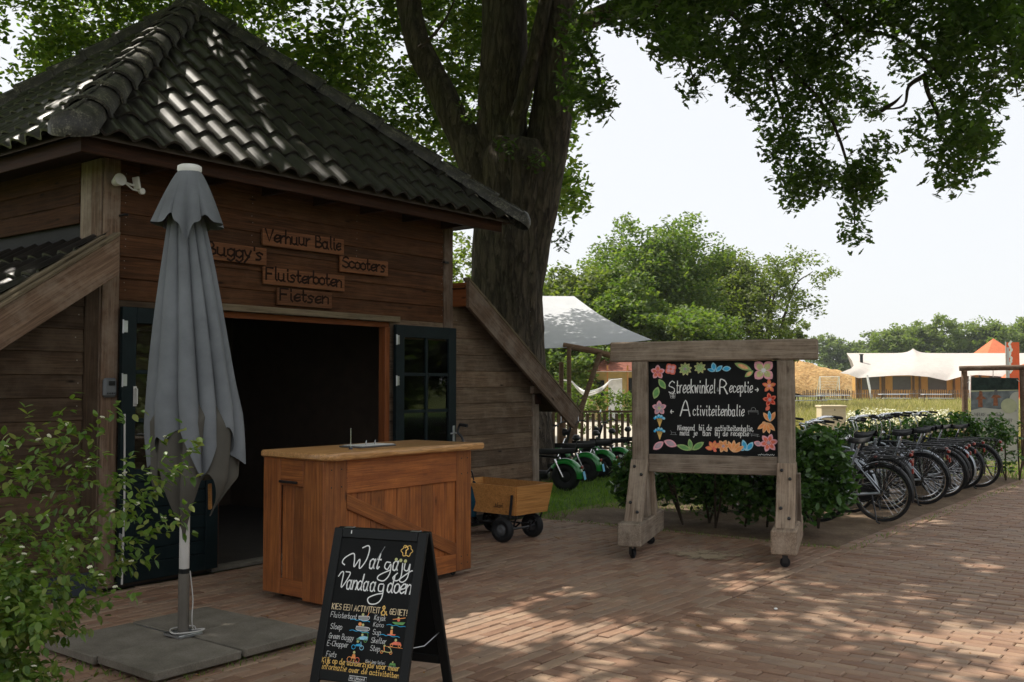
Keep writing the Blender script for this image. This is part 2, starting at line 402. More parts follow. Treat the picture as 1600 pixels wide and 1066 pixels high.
M_['treeleaf'] = leafmat('tree_leaf', [(.045, .080, .018), (.070, .115, .024), (.105, .15, .034), (.135, .165, .05)], .42, .6)
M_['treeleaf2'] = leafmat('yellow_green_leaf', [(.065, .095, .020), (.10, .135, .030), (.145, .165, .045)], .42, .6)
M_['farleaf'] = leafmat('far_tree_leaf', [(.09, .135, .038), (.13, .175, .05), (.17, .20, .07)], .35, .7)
M_['laurel'] = leafmat('laurel_leaf', [(.018, .048, .012), (.034, .080, .016), (.055, .12, .022), (.09, .17, .03)], .25, .32, (1.8, 2.2, .8))
M_['bushleaf'] = leafmat('dogwood_leaf', [(.06, .12, .018), (.095, .17, .026), (.14, .21, .04), (.19, .20, .05)], .35, .38, (1.7, 1.8, .8))
M_['grass'] = leafmat('grass_blade', [(.07, .14, .018), (.12, .21, .028), (.17, .24, .05)], .35, .6)
M_['meadow'] = leafmat('meadow_blade', [(.22, .24, .06), (.34, .32, .11), (.46, .40, .20), (.52, .46, .27)], .35, .7, (1.6, 1.6, .9))
M_['petal'] = leafmat('white_petal', [(.75, .74, .62), (.8, .78, .55)], .2, .7, (1, 1, .9))
M_['litter'] = leafmat('fallen_leaf', [(.22, .11, .03), (.34, .17, .04), (.12, .07, .03), (.30, .22, .10)], .1, .8, (1.2, 1.1, .8))
def clothmat(name, col, rough=.85, trans=0.0, var=.12):
    m, t, b, N, L = nt(name); setp(b, rough, .15); v = coords(t, N, L); f = noise(N, L, v, 2.2, 6, .65); g = noise(N, L, v, 400, 2, .6)
    c = ramp(N, L, f, [(.3, tuple(x * (1 - var) for x in col)), (.7, tuple(min(1, x * (1 + var)) for x in col))])
    L(c, b.inputs['Base Color']); bump(N, L, b, g, .15, .001)
    if trans:
        tr = N('BsdfTranslucent'); L(c, tr.inputs[0]); ms = N('MixShader'); ms.inputs[0].default_value = trans
        L(b.outputs[0], ms.inputs[1]); L(tr.outputs[0], ms.inputs[2]); L(ms.outputs[0], t.nodes['Material Output'].inputs[0])
    return m
M_['canopy'] = clothmat('slate_canvas', (.142, .150, .160), var=.25)
M_['lining'] = clothmat('taupe_canvas', (.085, .078, .066))
M_['awning'] = clothmat('pale_grey_awning', (.60, .62, .66), trans=.25, var=.06)
M_['tentroof'] = clothmat('white_tent_canvas', (.60, .555, .515), trans=.2, var=.07)
M_['tentwall'] = clothmat('ochre_tent_canvas', (.78, .48, .17), trans=.4, var=.08)
M_['mesh'] = clothmat('grey_window_mesh', (.16, .15, .15))
M_['redtent'] = clothmat('terracotta_canvas', (.66, .20, .10), trans=.2)
M_['yellowwall'] = plain('yellow_plaster', (.50, .38, .16), .8, .2)
M_['rooftile_red'] = plain('dull_red_roof', (.20, .075, .05), .8, .2, var=.25)

# ------------------------------------------------------------------ hand lettering
FONT = {
 'a': "44 25 04 02 10 30 43|45 41 50", 'b': "09 01|04 25 44 41 20 01", 'c': "44 25 04 01 20 41", 'd': "44 25 04 01 20 42|49 41 50",
 'e': "02 43 45 25 03 01 20 41", 'f': "49 29 17 10|05 35", 'g': "44 25 04 01 20 42|45 4z 2x 0y", 'h': "09 00|03 25 44 40", 'i': "15 11 20|17 18",
 'j': "25 2z 1x 0y|27 28", 'k': "09 00|45 03|13 40", 'l': "19 11 20", 'm': "05 00|03 15 34 30|33 55 64 60", 'n': "05 00|03 25 44 40",
 'o': "25 04 01 20 41 44 25", 'p': "05 0x|04 25 44 41 20 01", 'r': "05 00|03 25 35", 's': "44 25 04 13 32 31 20 00", 't': "18 11 20 31|05 35",
 'u': "05 01 20 41|45 40 50", 'v': "05 20 45", 'w': "05 10 24 40 55", 'x': "05 40|45 00", 'y': "05 12 31|45 20 0x", 'z': "05 45 00 40",
 'A': "00 38 60|13 53", 'B': "00 08 38 46 34 04|34 53 51 30 00", 'C': "57 38 17 04 11 30 51", 'D': "00 08 38 56 52 30 00", 'E': "58 08 00 50|04 44",
 'F': "58 08 00|04 44", 'G': "57 38 17 04 11 30 51 54 34", 'I': "18 10", 'J': "48 41 20 01", 'K': "08 00|58 04|14 50", 'L': "08 00 40",
 'M': "00 08 34 68 60", 'N': "00 08 50 58", 'O': "38 16 12 30 52 56 38", 'P': "00 08 38 56 34 04", 'R': "00 08 38 56 34 04|34 60", 'S': "57 38 17 05 34 53 51 30 01",
 'T': "08 68|38 30", 'U': "08 02 20 40 52 58", 'V': "08 30 68", 'W': "08 10 36 50 78", 'Y': "08 34|68 30", 'Z': "08 58 00 50",
 '&': "60 16 28 36 02 10 30 53", '!': "18 13|11 10", '.': "10 11", ',': "11 0z", "'": "18 16", '?': "07 28 46 24 22|20 21", '-': "03 33",
 '>': "03 63|45 63 41", '<': "63 03|25 03 21"}
YV = {'z': -1, 'y': -2, 'x': -3}
def crom(P, k=5):
    P = [Vector(p) for p in P]
    if len(P) < 3: return P
    out = []
    for i in range(len(P) - 1):
        a = P[i - 1] if i else P[0] * 2 - P[1]; b = P[i]; c = P[i + 1]; d = P[i + 2] if i + 2 < len(P) else P[-1] * 2 - P[-2]
        for j in range(k):
            t = j / k; out.append(.5 * ((2 * b) + (c - a) * t + (2 * a - 5 * b + 4 * c - d) * t * t + (3 * b - a - 3 * c + d) * t ** 3))
    out.append(P[-1]); return out
def ribbon(g, P, w, z=0.0, taper=False):
    """a flat painted stroke in the local XY plane"""
    P = [Vector((p[0], p[1], 0)) for p in P]
    if len(P) < 2: return
    e = (P[0] - P[1]).normalized() * w * .4; P[0] = P[0] + e; e = (P[-1] - P[-2]).normalized() * w * .4; P[-1] = P[-1] + e
    n = len(P); vs = []
    for i, p in enumerate(P):
        t = (P[min(i + 1, n - 1)] - P[max(i - 1, 0)]).normalized(); q = Vector((-t.y, t.x, 0))
        ww = w * .5 * (1.0 + (.25 * math.sin(i * 1.7) if taper else 0)); vs += [p - q * ww + Vector((0, 0, z)), p + q * ww + Vector((0, 0, z))]
    g.add(vs, [(2 * i, 2 * i + 2, 2 * i + 3, 2 * i + 1) for i in range(n - 1)])
def text(g, s, x, y, h, wd=.1, cw=1.0, slant=0.0, smooth=True, track=1.4, z=0.0, rot=0.0, jit=.0, width=None):
    """capital height h (8 units); the stroke is wd*h wide; returns the end x. width stretches the line to fit"""
    u = h / 8.0
    def run(k):
        xx = 0.0; out = []
        for ch in s:
            if ch == ' ': xx += 4.2 * k; continue
            gl = FONT.get(ch)
            if gl is None: continue
            mx = 0; st = []
            for ln in gl.split('|'):
                pts = [(int(p[0]), YV.get(p[1], None) if p[1] in YV else int(p[1])) for p in ln.split()]
                mx = max(mx, max(p[0] for p in pts)); st.append(pts)
            jj = rnd.uniform(-jit, jit)
            for pts in st: out.append([((xx + px * k + slant * py), py + jj) for px, py in pts])
            xx += (mx + track) * k
        return out, xx
    k = cw
    if width: _, e = run(1.0); k = width / u / max(e, 1e-3)
    st, e = run(k); cr, sr = math.cos(rot), math.sin(rot)
    for pts in st:
        P = [Vector((p[0] * u, p[1] * u, 0)) for p in pts]
        if smooth: P = crom(P, 4)
        ribbon(g, [(x + p.x * cr - p.y * sr, y + p.x * sr + p.y * cr) for p in P], wd * h, z, taper=smooth)
    return x + e * u

# ------------------------------------------------------------------ leaves
SH = {
 'diamond': [(-.5, 0), (0, -.28), (.5, 0), (0, .28)],
 'ovate': [(-.5, 0), (-.25, -.2), (.1, -.24), (.5, 0), (.1, .24), (-.25, .2)],
 'oak': [(-.5, 0), (-.3, -.13), (-.2, -.08), (-.05, -.25), (.05, -.13), (.25, -.27), (.32, -.12), (.5, 0), (.32, .12), (.22, .27), (.05, .13), (-.05, .24), (-.2, .08), (-.3, .13)]}
def leaf_arrays(P, size, shape='diamond', flat=.5, seed=1, curl=.0):
    """one n-gon per leaf at the points P; flat in 0..1 lays them level"""
    r = np.random.default_rng(seed); n = len(P); S = np.array(SH[shape]); k = len(S)
    if np.isscalar(size): size = np.full(n, size)
    size = size * r.uniform(.65, 1.3, n)
    nr = r.normal(size=(n, 3)); nr /= np.linalg.norm(nr, axis=1)[:, None]; nr[:, 2] = np.abs(nr[:, 2]) + flat * 1.4; nr /= np.linalg.norm(nr, axis=1)[:, None]
    a = r.normal(size=(n, 3)); a -= nr * (a * nr).sum(1)[:, None]; a /= np.linalg.norm(a, axis=1)[:, None]; b = np.cross(nr, a)
    V = P[:, None, :] + size[:, None, None] * (S[None, :, 0, None] * a[:, None, :] + S[None, :, 1, None] * b[:, None, :])
    if curl: V = V - nr[:, None, :] * (size[:, None, None] * curl * (S[None, :, 0, None] ** 2))
    F = np.arange(n * k).reshape(n, k); return V.reshape(-1, 3), F
def leaves(name, P, size, mat, parent=None, shape='diamond', flat=.5, seed=1, M=None):
    V, F = leaf_arrays(np.asarray(P, float), size, shape, flat, seed)
    if M is not None:
        A = np.array(M.inverted()); V = V @ A[:3, :3].T + A[:3, 3]
    return obj(name, npmesh(name, V, F, mat), parent, M if M is not None else Matrix.Identity(4))
def clumps(centres, radii, per, seed=1, squash=.75):
    r = np.random.default_rng(seed); out = []
    for c, rad in zip(centres, radii):
        m = max(3, int(per * r.uniform(.6, 1.4))); q = r.normal(size=(m, 3)); q /= np.linalg.norm(q, axis=1)[:, None]
        q *= (r.uniform(0, 1, m) ** .45)[:, None] * rad; q[:, 2] *= squash; out.append(q + np.asarray(c))
    return np.concatenate(out)
def ellipsoid_shell(c, R, n, seed=1, inner=.45, low=-.6):
    """clump centres through an ellipsoid, crowded towards its skin and bulging unevenly"""
    r = np.random.default_rng(seed); q = r.normal(size=(n * 2, 3)); q /= np.linalg.norm(q, axis=1)[:, None]; q = q[q[:, 2] > low][:n]
    ph = r.uniform(0, 6.28, 4); bul = 1 + .13 * np.sin(3 * np.arctan2(q[:, 1], q[:, 0]) + ph[0]) + .12 * np.sin(5 * q[:, 2] + ph[1]) + .08 * np.sin(7 * q[:, 0] + ph[2])
    t = inner + (1 - inner) * r.uniform(0, 1, len(q)) ** .6; return np.asarray(c) + q * np.asarray(R) * (t * bul)[:, None]
def limb(g, pts, rs, n=10, wob=.0, seed=0):
    r = random.Random(seed); P = crom(pts, 4); m = len(P); k = len(rs)
    R = [float(x) for x in np.interp(np.linspace(0, k - 1, m), range(k), rs)]
    P = [p + Vector((r.uniform(-wob, wob), r.uniform(-wob, wob), r.uniform(-wob, wob) * .3)) if 0 < i < m - 1 else p for i, p in enumerate(P)]
    g.tube(P, R, n)
def tree(name, label, base, H, R, mat, nclump, per, lsize, seed, group=None, trunk_r=.25, crown_lo=.22, shape='diamond', lobes=5, cr=None, open_=.0, cat='tree'):
    """base point, height H, crown radius R"""
    t = thing(name, label, cat, TR(*base), group); r = random.Random(seed); H = H * .93; bx, by, bz = base
    g = G(); limb(g, [(bx, by, bz), (bx + r.uniform(-.2, .2), by, bz + H * .3), (bx + r.uniform(-.5, .5), by, bz + H * .75)], [trunk_r * 1.25, trunk_r, trunk_r * .25], 8)
    cs = []; rad = []
    zc = bz + H * (crown_lo + (1 - crown_lo) / 2); hz = H * (1 - crown_lo) / 2
    tips = []
    for i in range(lobes):
        a = 6.283 * i / lobes + r.uniform(-.5, .5); q = r.uniform(.25, .55) * R; zz = zc + r.uniform(-.45, .55) * hz
        if i == 0: q *= .3; zz = zc + hz * .45
        c = (bx + q * math.cos(a), by + q * math.sin(a), zz); lr = R * r.uniform(.48, .68)
        pts = ellipsoid_shell(c, (lr, lr, min(hz * .62, lr * 1.1)), nclump // lobes, seed * 31 + i, .5, -.75)
        cs.append(pts); tips.append(c)
        limb(g, [(bx, by, bz + H * r.uniform(.2, .4)), (bx + q * .5 * math.cos(a), by + q * .5 * math.sin(a), bz + H * .5), c, (c[0] + lr * .5 * math.cos(a), c[1] + lr * .5 * math.sin(a), c[2] + lr * .4)], [trunk_r * .55, trunk_r * .4, trunk_r * .2, .02], 6)
    cs = np.concatenate(cs); cr = cr or R * .17
    P = clumps(cs, np.full(len(cs), cr), per, seed); P = P[P[:, 2] > bz + .3]
    g.build('trunk', M_['bark'], t)
    o = leaves('crown', P, lsize, mat, t, shape, .35, seed, M=TR(*base)); o['kind'] = 'stuff'
    return t

# ------------------------------------------------------------------ ground
def sheet(name, pts, z, mat, kind='structure'):
    return tag(G().poly([(p[0], p[1]) for p in pts], z).build(name, mat, smooth=0), kind=kind)
def swp(s, w): p = bw(s, w); return (p.x, p.y)
sheet('terrain', [(-3000, -600), (3000, -600), (3000, 4500), (-3000, 4500)], -.06, M_['meadowground'])
sheet('lawn', [swp(5.62, -30), swp(5.62, .55), swp(5.62, 4), swp(40, 4), swp(40, -30)], -.045, M_['lawn'])
sheet('gravel_yard', [(-9, 22.5), (7.5, 21.6), (9, 60), (-25, 60)], -.04, M_['gravel'])
sheet('joint_bed', [swp(-12, -.02), swp(5.62, -.02), swp(5.62, 3.95), swp(60, 3.95), swp(60, 12.2), swp(-12, 12.2)], -.018, M_['sandjoint'])
sheet('far_verge', [swp(-12, 12.2), swp(60, 12.2), swp(60, 30), swp(-12, 30)], -.030, M_['lawn'])
def bed_h(u, v):
    s = 5.66 + u * 16; w = -.1 + v * 3.96; p = bw(s, w)
    e = min(1, min(v, 1 - v) * 9) * min(1, u * 20)
    return (p.x, p.y, -.03 + e * .035 * (1 + .6 * math.sin(s * 3.1 + w * 2) * math.sin(w * 4.7 - s)))
tag(G().grid(bed_h, 100, 26).build('soil_bed', M_['soil'], smooth=180), kind='structure')

# paving bricks: real bricks with joints; the nearest ones singly, the rest as one part, printed pattern only far off
def brick_cells(zone):
    L, Wd, gp, ge = .25, .088, .0095, .0045; out = []
    r = random.Random(3 if zone == 'plaza' else 4)
    if zone == 'plaza':      # rows run along the front
        n0, n1 = 0, int(3.83 / Wd)
        for j in range(n0, n1):
            w0 = 3.83 - (j + .5) * Wd; off = (j % 2) * L / 2 + r.uniform(-.02, .02); s = -2.2 - off
            while s < 5.6:
                s1 = min(s + L, 5.62); 
                if s1 - s > .04: out.append(((s + s1) / 2, w0, s1 - s - ge, Wd - gp, 0))
                s += L
    elif zone == 'edge':     # two courses between plaza and path, and along the soil bed
        for q in (0, 1):
            s = -2.2 - q * L / 2
            while s < 21: out.append((s + L / 2, 3.83 + (q + .5) * .1, L - gp, .1 - gp, 0)); s += L
        w = .5
        while w < 3.8: out.append((5.62 + .05, w + L / 2, .1 - gp, L - gp, 0)); w += L
    else:                    # path: rows run across it
        j = 0; s = -2.6
        while s < 21:
            off = (j % 2) * L / 2 + r.uniform(-.02, .02); w = 4.035 - off
            while w < 11.9:
                a = max(w, 4.035); b = w + L
                if b - a > .04: out.append((s + Wd / 2, (a + b) / 2, Wd - gp, b - a - ge, 1))
                w += L
            s += Wd; j += 1
    return out
def brick_geo(hl, hw, hz=.05, c=.006):
    x, y = hl / 2, hw / 2
    return [(-x, -y, -c), (x, -y, -c), (x, y, -c), (-x, y, -c), (-x + c, -y + c, 0), (x - c, -y + c, 0), (x - c, y - c, 0), (-x + c, y - c, 0),
            (-x, -y, -hz), (x, -y, -hz), (x, y, -hz), (-x, y, -hz)]
BF_ = [(4, 5, 6, 7), (0, 1, 5, 4), (1, 2, 6, 5), (2, 3, 7, 6), (3, 0, 4, 7), (8, 9, 1, 0), (9, 10, 2, 1), (10, 11, 3, 2), (11, 8, 0, 3)]
def pave(name, cells, seed):
    root = tag(bpy.data.objects.new(name, None), kind='structure'); link(root, None, Matrix.Identity(4))
    r = random.Random(seed); C = np.array([[*bw(c[0], c[1])] for c in cells]); px, py, d = projn(C)
    keep = [i for i in range(len(cells)) if d[i] > .5 and -400 < px[i] < 2700 and py[i] < 1300 and d[i] < 24]
    keep.sort(key=lambda i: (not (0 < px[i] < 1600 and py[i] < 1062), d[i])); g = G(); ms = {}
    for q, i in enumerate(keep):
        s, w, ls, lw, ori = cells[i]; M = BF @ TR(s, -w, r.gauss(0, .0022)) @ RZ(r.gauss(0, .012)) @ RX(r.gauss(0, .014)) @ RY(r.gauss(0, .010))
        if q < 300:
            key = (round(ls, 2), round(lw, 2))
            if key not in ms:
                h = G(); h.add(brick_geo(ls, lw), BF_); ms[key] = h.mesh('brick', M_['brick'], 0)
            obj('brick', ms[key], root, M)
        else: g.add(brick_geo(ls, lw), BF_, M)
    tag(g.build('brick_field', M_['brick'], root, smooth=0), kind='stuff')
pave('brick_plaza', brick_cells('plaza') , 1)
pave('brick_edging', brick_cells('edge'), 2)
pave('brick_path', brick_cells('path'), 3)
FM = BF @ TR(21, -9, -.002) @ RZ(PI / 2)
tag(G().poly([(-7, -40), (5.1, -40), (5.1, .2), (-7, .2)]).build('far_path', M_['bricksheet'], None, FM, 0), kind='structure')

# ------------------------------------------------------------------ barn
W_, DEP, EZ, APZ, OV = 4.2, 3.9, 3.50, 5.72, .5
barn = thing('barn', 'dark timber rental barn with pantiled pyramid roof and open double doors', 'barn', BF.copy())
FX, FY, FZ = D3, Z3, N3                                 # boards on the front: x along s, y up, z out
def fboard(s0, s1, z0, z1, w0, th, mat, name='wall_board', par=barn, clip=None, tilt=0.0, c=.004):
    o = bw((s0 + s1) / 2, w0 + th / 2, (z0 + z1) / 2); M = frame(o, D3, Z3) @ RX(tilt)
    return board(name, (s1 - s0, z1 - z0, th), mat, par, M, c, clip)
def siding(s0, s1, z0, z1, mat, w0=-.03, step=.178, name='wall_board', clip=None, ph=0.0):
    z = z0 - ph
    while z < z1 - .02:
        a = max(z, z0) - .012; b = min(z + step, z1) + .012
        fboard(s0, s1, a, b, w0 + rnd.uniform(-.002, .002), .024, mat, name, clip=clip, tilt=-.075 + rnd.uniform(-.008, .008)); z += step
# (frame z axis = D x Z points out of the wall, towards the plaza)
siding(.15, 4.1, 2.33, 3.46, M_['barn'])
siding(.15, 1.06, .12, 2.33, M_['barn_grey']); siding(3.24, 4.1, .12, 2.33, M_['barn_right'])
# corner posts, each of two planks, and the far right one
def post(s0, s1, w0, w1, z0, z1, mat, name='corner_post', par=barn):
    o = bw((s0 + s1) / 2, (w0 + w1) / 2, (z0 + z1) / 2); M = frame(o, Z3, D3)
    return board(name, (z1 - z0, s1 - s0, abs(w1 - w0)), mat, par, M, .006)
post(.0, .145, -.12, .012, .02, 3.455, M_['post']); post(-.018, .0, -.15, -.005, .02, 3.45, M_['post']); post(-.014, .006, -.325, -.155, .02, 3.45, M_['grey'])
post(4.085, 4.235, -.12, .014, .02, 3.42, M_['post'])
post(-.14, -.02, -.10, .004, .02, 2.72, M_['barn_grey'], 'lean_to_post')
# side wall above the lean-to
z = 2.96
while z < 3.44:
    o = bw(-.008, -2.1, z + .085); M = frame(o, -N3, Z3) @ RX(.07)
    board("wall_board", (3.55, .19, .024), M_["barn"], barn, M); z += .165
G().box(.02, 3.7, .4, BF @ TR(.03, 2.0, 2.78)).build('flashing', M_['rubber'], barn)
# inner shell, dark room
g = G()
for (s0, s1, w0, w1, z0, z1) in ((.06, .10, -3.85, -.13, 0, 3.4), (4.1, 4.14, -3.85, -.13, 0, 3.4), (.1, 4.1, -3.88, -3.84, 0, 3.4), (.1, 1.05, -.09, -.06, 0, 3.4), (3.25, 4.1, -.09, -.06, 0, 3.4), (1.05, 3.25, -.09, -.06, 2.34, 3.4), (.1, 4.1, -3.84, -.1, 3.38, 3.42)):
    g.box(s1 - s0, w1 - w0, z1 - z0, BF @ TR((s0 + s1) / 2, -(w0 + w1) / 2, (z0 + z1) / 2))
g.build('inner_lining', M_['dark'], barn, (BF,))
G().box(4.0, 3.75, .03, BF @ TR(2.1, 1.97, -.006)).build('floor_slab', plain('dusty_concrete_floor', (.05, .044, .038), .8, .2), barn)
# door frame, lintel, threshold
fboard(1.0, 3.32, 2.285, 2.345, .005, .075, M_['rot'], 'lintel'); fboard(1.06, 3.24, 2.23, 2.285, -.06, .05, M_['frame'], 'door_frame')
post(3.165, 3.235, -.09, .01, .02, 2.23, M_['frame'], 'door_frame'); post(1.065, 1.125, -.09, .01, .02, 2.23, M_['frame'], 'door_frame')
fboard(1.06, 3.24, .0, .035, -.12, .14, M_['concrete'], 'threshold')
# the two leaves stand folded back flat against the wall
def door_leaf(s0, s1, hinge_s, hand_s, wz=.045):
    root = link(bpy.data.objects.new('door', None), barn, BF @ TR(s0, -wz, .05)); r = root; th = .048; H = 2.21; w = s1 - s0; mt = M_['door']
    def pc(a, b, z0, z1, name, t=th, dw=0.0, m=mt):
        o = bw((a + b) / 2, wz + dw + t / 2, .05 + (z0 + z1) / 2)
        if (z1 - z0) > (b - a): M = frame(o, Z3, D3); dims = (z1 - z0, b - a, t)
        else: M = frame(o, D3, Z3); dims = (b - a, z1 - z0, t)
        return board(name, dims, m, root, M, .004)
    st = .125
    pc(s0, s0 + st, 0, H, 'stile'); pc(s1 - st, s1, 0, H, 'stile')
    pc(s0 + st + .001, s1 - st - .001, H - .13, H, 'rail'); pc(s0 + st + .001, s1 - st - .001, .80, .90, 'rail'); pc(s0 + st + .001, s1 - st - .001, 0, .14, 'rail')
    a, b = s0 + st, s1 - st; zt, zb = H - .13, .90; hh = (zt - zb) / 3; m = (a + b) / 2
    pc(m - .018, m + .018, zb, zt, 'muntin', .034, .008)
    for i in (1, 2): pc(a + .001, m - .019, zb + hh * i - .017, zb + hh * i + .017, 'muntin', .034, .007); pc(m + .019, b - .001, zb + hh * i - .017, zb + hh * i + .017, 'muntin', .034, .007)
    for i in range(3):
        for (c, d) in ((a, m - .018), (m + .018, b)):
            o = bw((c + d) / 2, wz + .02, .05 + zb + hh * (i + .5)); board('pane', (d - c - .002, hh - .036, .004), M_['glass'], root, frame(o, D3, Z3), 0)
    zz = .142
    while zz < .79: pc(a + .002, b - .002, zz, min(zz + .106, .798), 'panel_board', .022, .012); zz += .11
    sg = 1 if hinge_s < (s0 + s1) / 2 else -1
    for hz in (.35, 1.62, 2.05):
        g = G(); P = bw(hinge_s, wz + th, .05 + hz)
        g.box(.036, .095, .004, frame(P + D3 * sg * .026 + N3 * .002, D3, Z3), .001); g.tube([P + D3 * sg * .004 - Z3 * .055, P + D3 * sg * .004 + Z3 * .055], .008, 8)
        for k in (-1, 0, 1): g.lathe([(0, .003), (.004, .003), (.005, 0)], 6, frame(P + D3 * sg * .038 + Z3 * k * .035 + N3 * .005, D3, Z3))
        g.build('hinge', M_['steel'], root)
    g = G(); P = bw(hand_s, wz + th, 1.06)
    g.box(.036, .22, .006, frame(P + N3 * .003, D3, Z3), .002); g.tube([P + N3 * .005 + Z3 * .03, P + N3 * .055 + Z3 * .03, P + N3 * .058 - D3 * sg * .03 + Z3 * .03, P + N3 * .058 - D3 * sg * .12 + Z3 * .028], .008, 8)
    g.build('door_handle', M_['steel'], root)
    return root
door_leaf(3.245, 4.205, 3.245, 4.16); dl = door_leaf(.13, 1.06, .13, 1.02)
g = G(); P = bw(.245, .095, 1.54); g.tube([P - Z3 * .06, P - Z3 * .06 + N3 * .03, P + Z3 * .06 + N3 * .03, P + Z3 * .06], .008, 8); g.box(.03, .16, .004, frame(P + N3 * .002, D3, Z3), .001); g.build('pull_handle', M_['alu'], dl)
g = G(); P = bw(.155, .10, .55); g.tube([P + Z3 * .85, P + Z3 * .2 + D3 * .01, P - Z3 * .5], .008, 6); g.build('draught_strip', M_['alu'], dl)

# eaves
EL, ER, EB = -OV, W_ + OV, -(DEP + OV)
fboard(EL + .08, ER - .08, 3.365, 3.49, OV - .12, .035, M_['fascia'], 'fascia')
M = frame(bw(EL + .10, (EB + OV) / 2, 3.428), -N3, Z3); board('fascia', (DEP + 2 * OV - .2, .125, .035), M_['fascia'], barn, M)
M = frame(bw(W_ / 2, .2, 3.475), D3, N3); board('soffit_board', (W_ + .8, .42, .02), M_['fascia'], barn, M)
M = frame(bw(-.2, -1.9, 3.468), N3, D3); board('soffit_board', (DEP + .7, .38, .02), M_['fascia'], barn, M)
M = frame(bw(W_ + .2, -1.9, 3.468), N3, D3); board('soffit_board', (DEP + .7, .38, .02), M_['fascia'], barn, M)
for s in np.arange(.35, 4.2, .62): board('rafter_end', (.5, .09, .05), M_['fascia'], barn, frame(bw(s, .15, 3.42), N3, Z3), .003)
# roof planes
AP = bw(W_ / 2, -DEP / 2, APZ); C_ = {k: bw(a, b, EZ) for k, (a, b) in dict(fl=(EL, OV), fr=(ER, OV), bl=(EL, EB), br=(ER, EB)).items()}
g = G(); dz = Vector((0, 0, -.035))
for a, b in (('fl', 'fr'), ('fl', 'bl'), ('bl', 'br'), ('br', 'fr')): g.add([C_[a] + dz, C_[b] + dz, AP + dz], [(0, 1, 2)])
g.build('roof_deck', M_['dark'], barn, smooth=0)
TWd, TEx = .2345, .338
def tile_mesh(name='roof_tile', nx=10, L=.395):
    vs = []; fs = []
    def hgt(u): return .031 * math.sin(2 * PI * (u - .08)) + .006 * math.sin(4 * PI * (u - .02)) + .03
    for j, (y, lift) in enumerate(((0, .020), (0.004, .031), (L, .001))):
        for i in range(nx + 1):
            u = i / nx; vs.append((u * TWd * 1.012, y, (hgt(u) + lift) if j else hgt(u) + .012))
    for j in (0, 1):
        for i in range(nx): fs.append((j * (nx + 1) + i, j * (nx + 1) + i + 1, (j + 1) * (nx + 1) + i + 1, (j + 1) * (nx + 1) + i))
    g = G().add(vs, fs); return g.mesh(name, M_['tile'], 50)
TM = tile_mesh(); tile_base = TM
def lay_tiles(a, b, parent, name, apex=None, rows=None, clip_planes=(), skip=None, u0=0.0):
    """eave line a->b (seen from outside, left to right), slope rising towards apex"""
    ex = (b - a).normalized(); mid = apex - a; up = (mid - ex * mid.dot(ex)); SL = up.length; ey = up.normalized(); ez = ex.cross(ey)
    n = int((b - a).length / TWd) + 1; R = rows or int(SL / TEx) + 1; cnt = 0
    for j in range(R):
        for i in range(n):
            x0 = i * TWd + u0; y0 = j * TEx - .03; o = a + ex * x0 + ey * y0
            cs = [a + ex * (x0 + p) + ey * (y0 + q) for p in (0, TWd) for q in (0, .39)]
            st = 1; cl = []
            for (co, no) in clip_planes:
                d = [(c - co).dot(no) for c in cs]
                if min(d) > -.01: st = 0; break
                if max(d) > 0: cl.append((co, no))
            if not st: continue
            M = frame(o + ez * rnd.uniform(-.002, .003), ex, ey, ez) @ RZ(rnd.gauss(0, .004))
            if not cl: obj(name, TM, parent, M); cnt += 1; continue
            me = TM.copy(); bm = bmesh.new(); bm.from_mesh(me); Mi = M.inverted(); R3 = Mi.to_3x3()
            for co, no in cl: bmesh.ops.bisect_plane(bm, geom=bm.verts[:] + bm.edges[:] + bm.faces[:], plane_co=Mi @ co, plane_no=R3 @ no, clear_outer=True)
            ok = len(bm.faces) > 3; bm.to_mesh(me); bm.free()
            if ok: obj(name, me, parent, M); cnt += 1
    return cnt
def hip_plane(c, out):       # vertical plane through a hip; out points to the side to cut away
    h = (AP - c); no = Vector((h.y, -h.x, 0)).normalized()
    if no.dot(out) < 0: no = -no
    return (c, no)
nf = lay_tiles(C_['fl'], C_['fr'], barn, 'roof_tile', AP, clip_planes=[hip_plane(C_['fl'], -D3), hip_plane(C_['fr'], D3)])
nl = lay_tiles(C_['bl'], C_['fl'], barn, 'side_roof_tile', AP, clip_planes=[hip_plane(C_['fl'], N3), hip_plane(C_['bl'], -N3)])
# hip caps: half round tiles with raised collars, the lowest with a closed round end
def cap_mesh(end=False):
    g = G(); L = .36
    prof = [(-.16, .0), (-.15, .07), (-.115, .115), (-.06, .145), (0, .155), (.06, .145), (.115, .115), (.15, .07), (.16, .0)]
    def ring(x, k, lift=0.0): return [(x, p[0] * k, p[1] * k - .035 + lift) for p in prof]
    R = [ring(0, .96), ring(.0, 1.10), ring(.045, 1.10), ring(.05, 1.0), ring(L * .6, .93), ring(L + .05, .86)]
    if end: R = [ring(-.11, .12, .01), ring(-.10, .45, .01), ring(-.065, .8, .005)] + R[1:]
    n = len(prof); vs = [q for r in R for q in r]; fs = [(i * n + j, i * n + j + 1, (i + 1) * n + j + 1, (i + 1) * n + j) for i in range(len(R) - 1) for j in range(n - 1)]
    g.add(vs, fs)
    g.tube([(.0, 0, .135), (L * .5, 0, .122), (L, 0, .11)], .012, 6)
    return g.mesh('hip_cap', M_['ridge'], 45)
CM, CE = cap_mesh(), cap_mesh(True)
for key in ('fl', 'fr', 'bl'):
    c = C_[key]; h = AP - c; ex = h.normalized(); side = Z3.cross(ex).normalized(); up = ex.cross(side); n = int(h.length / .365); st = h.length / n
    for i in range(n):
        obj('hip_cap', CE if i == 0 else CM, barn, frame(c + ex * (i * st - .10) + up * (.035 + rnd.uniform(-.003, .003)), ex, side, up) @ RX(rnd.gauss(0, .02)))
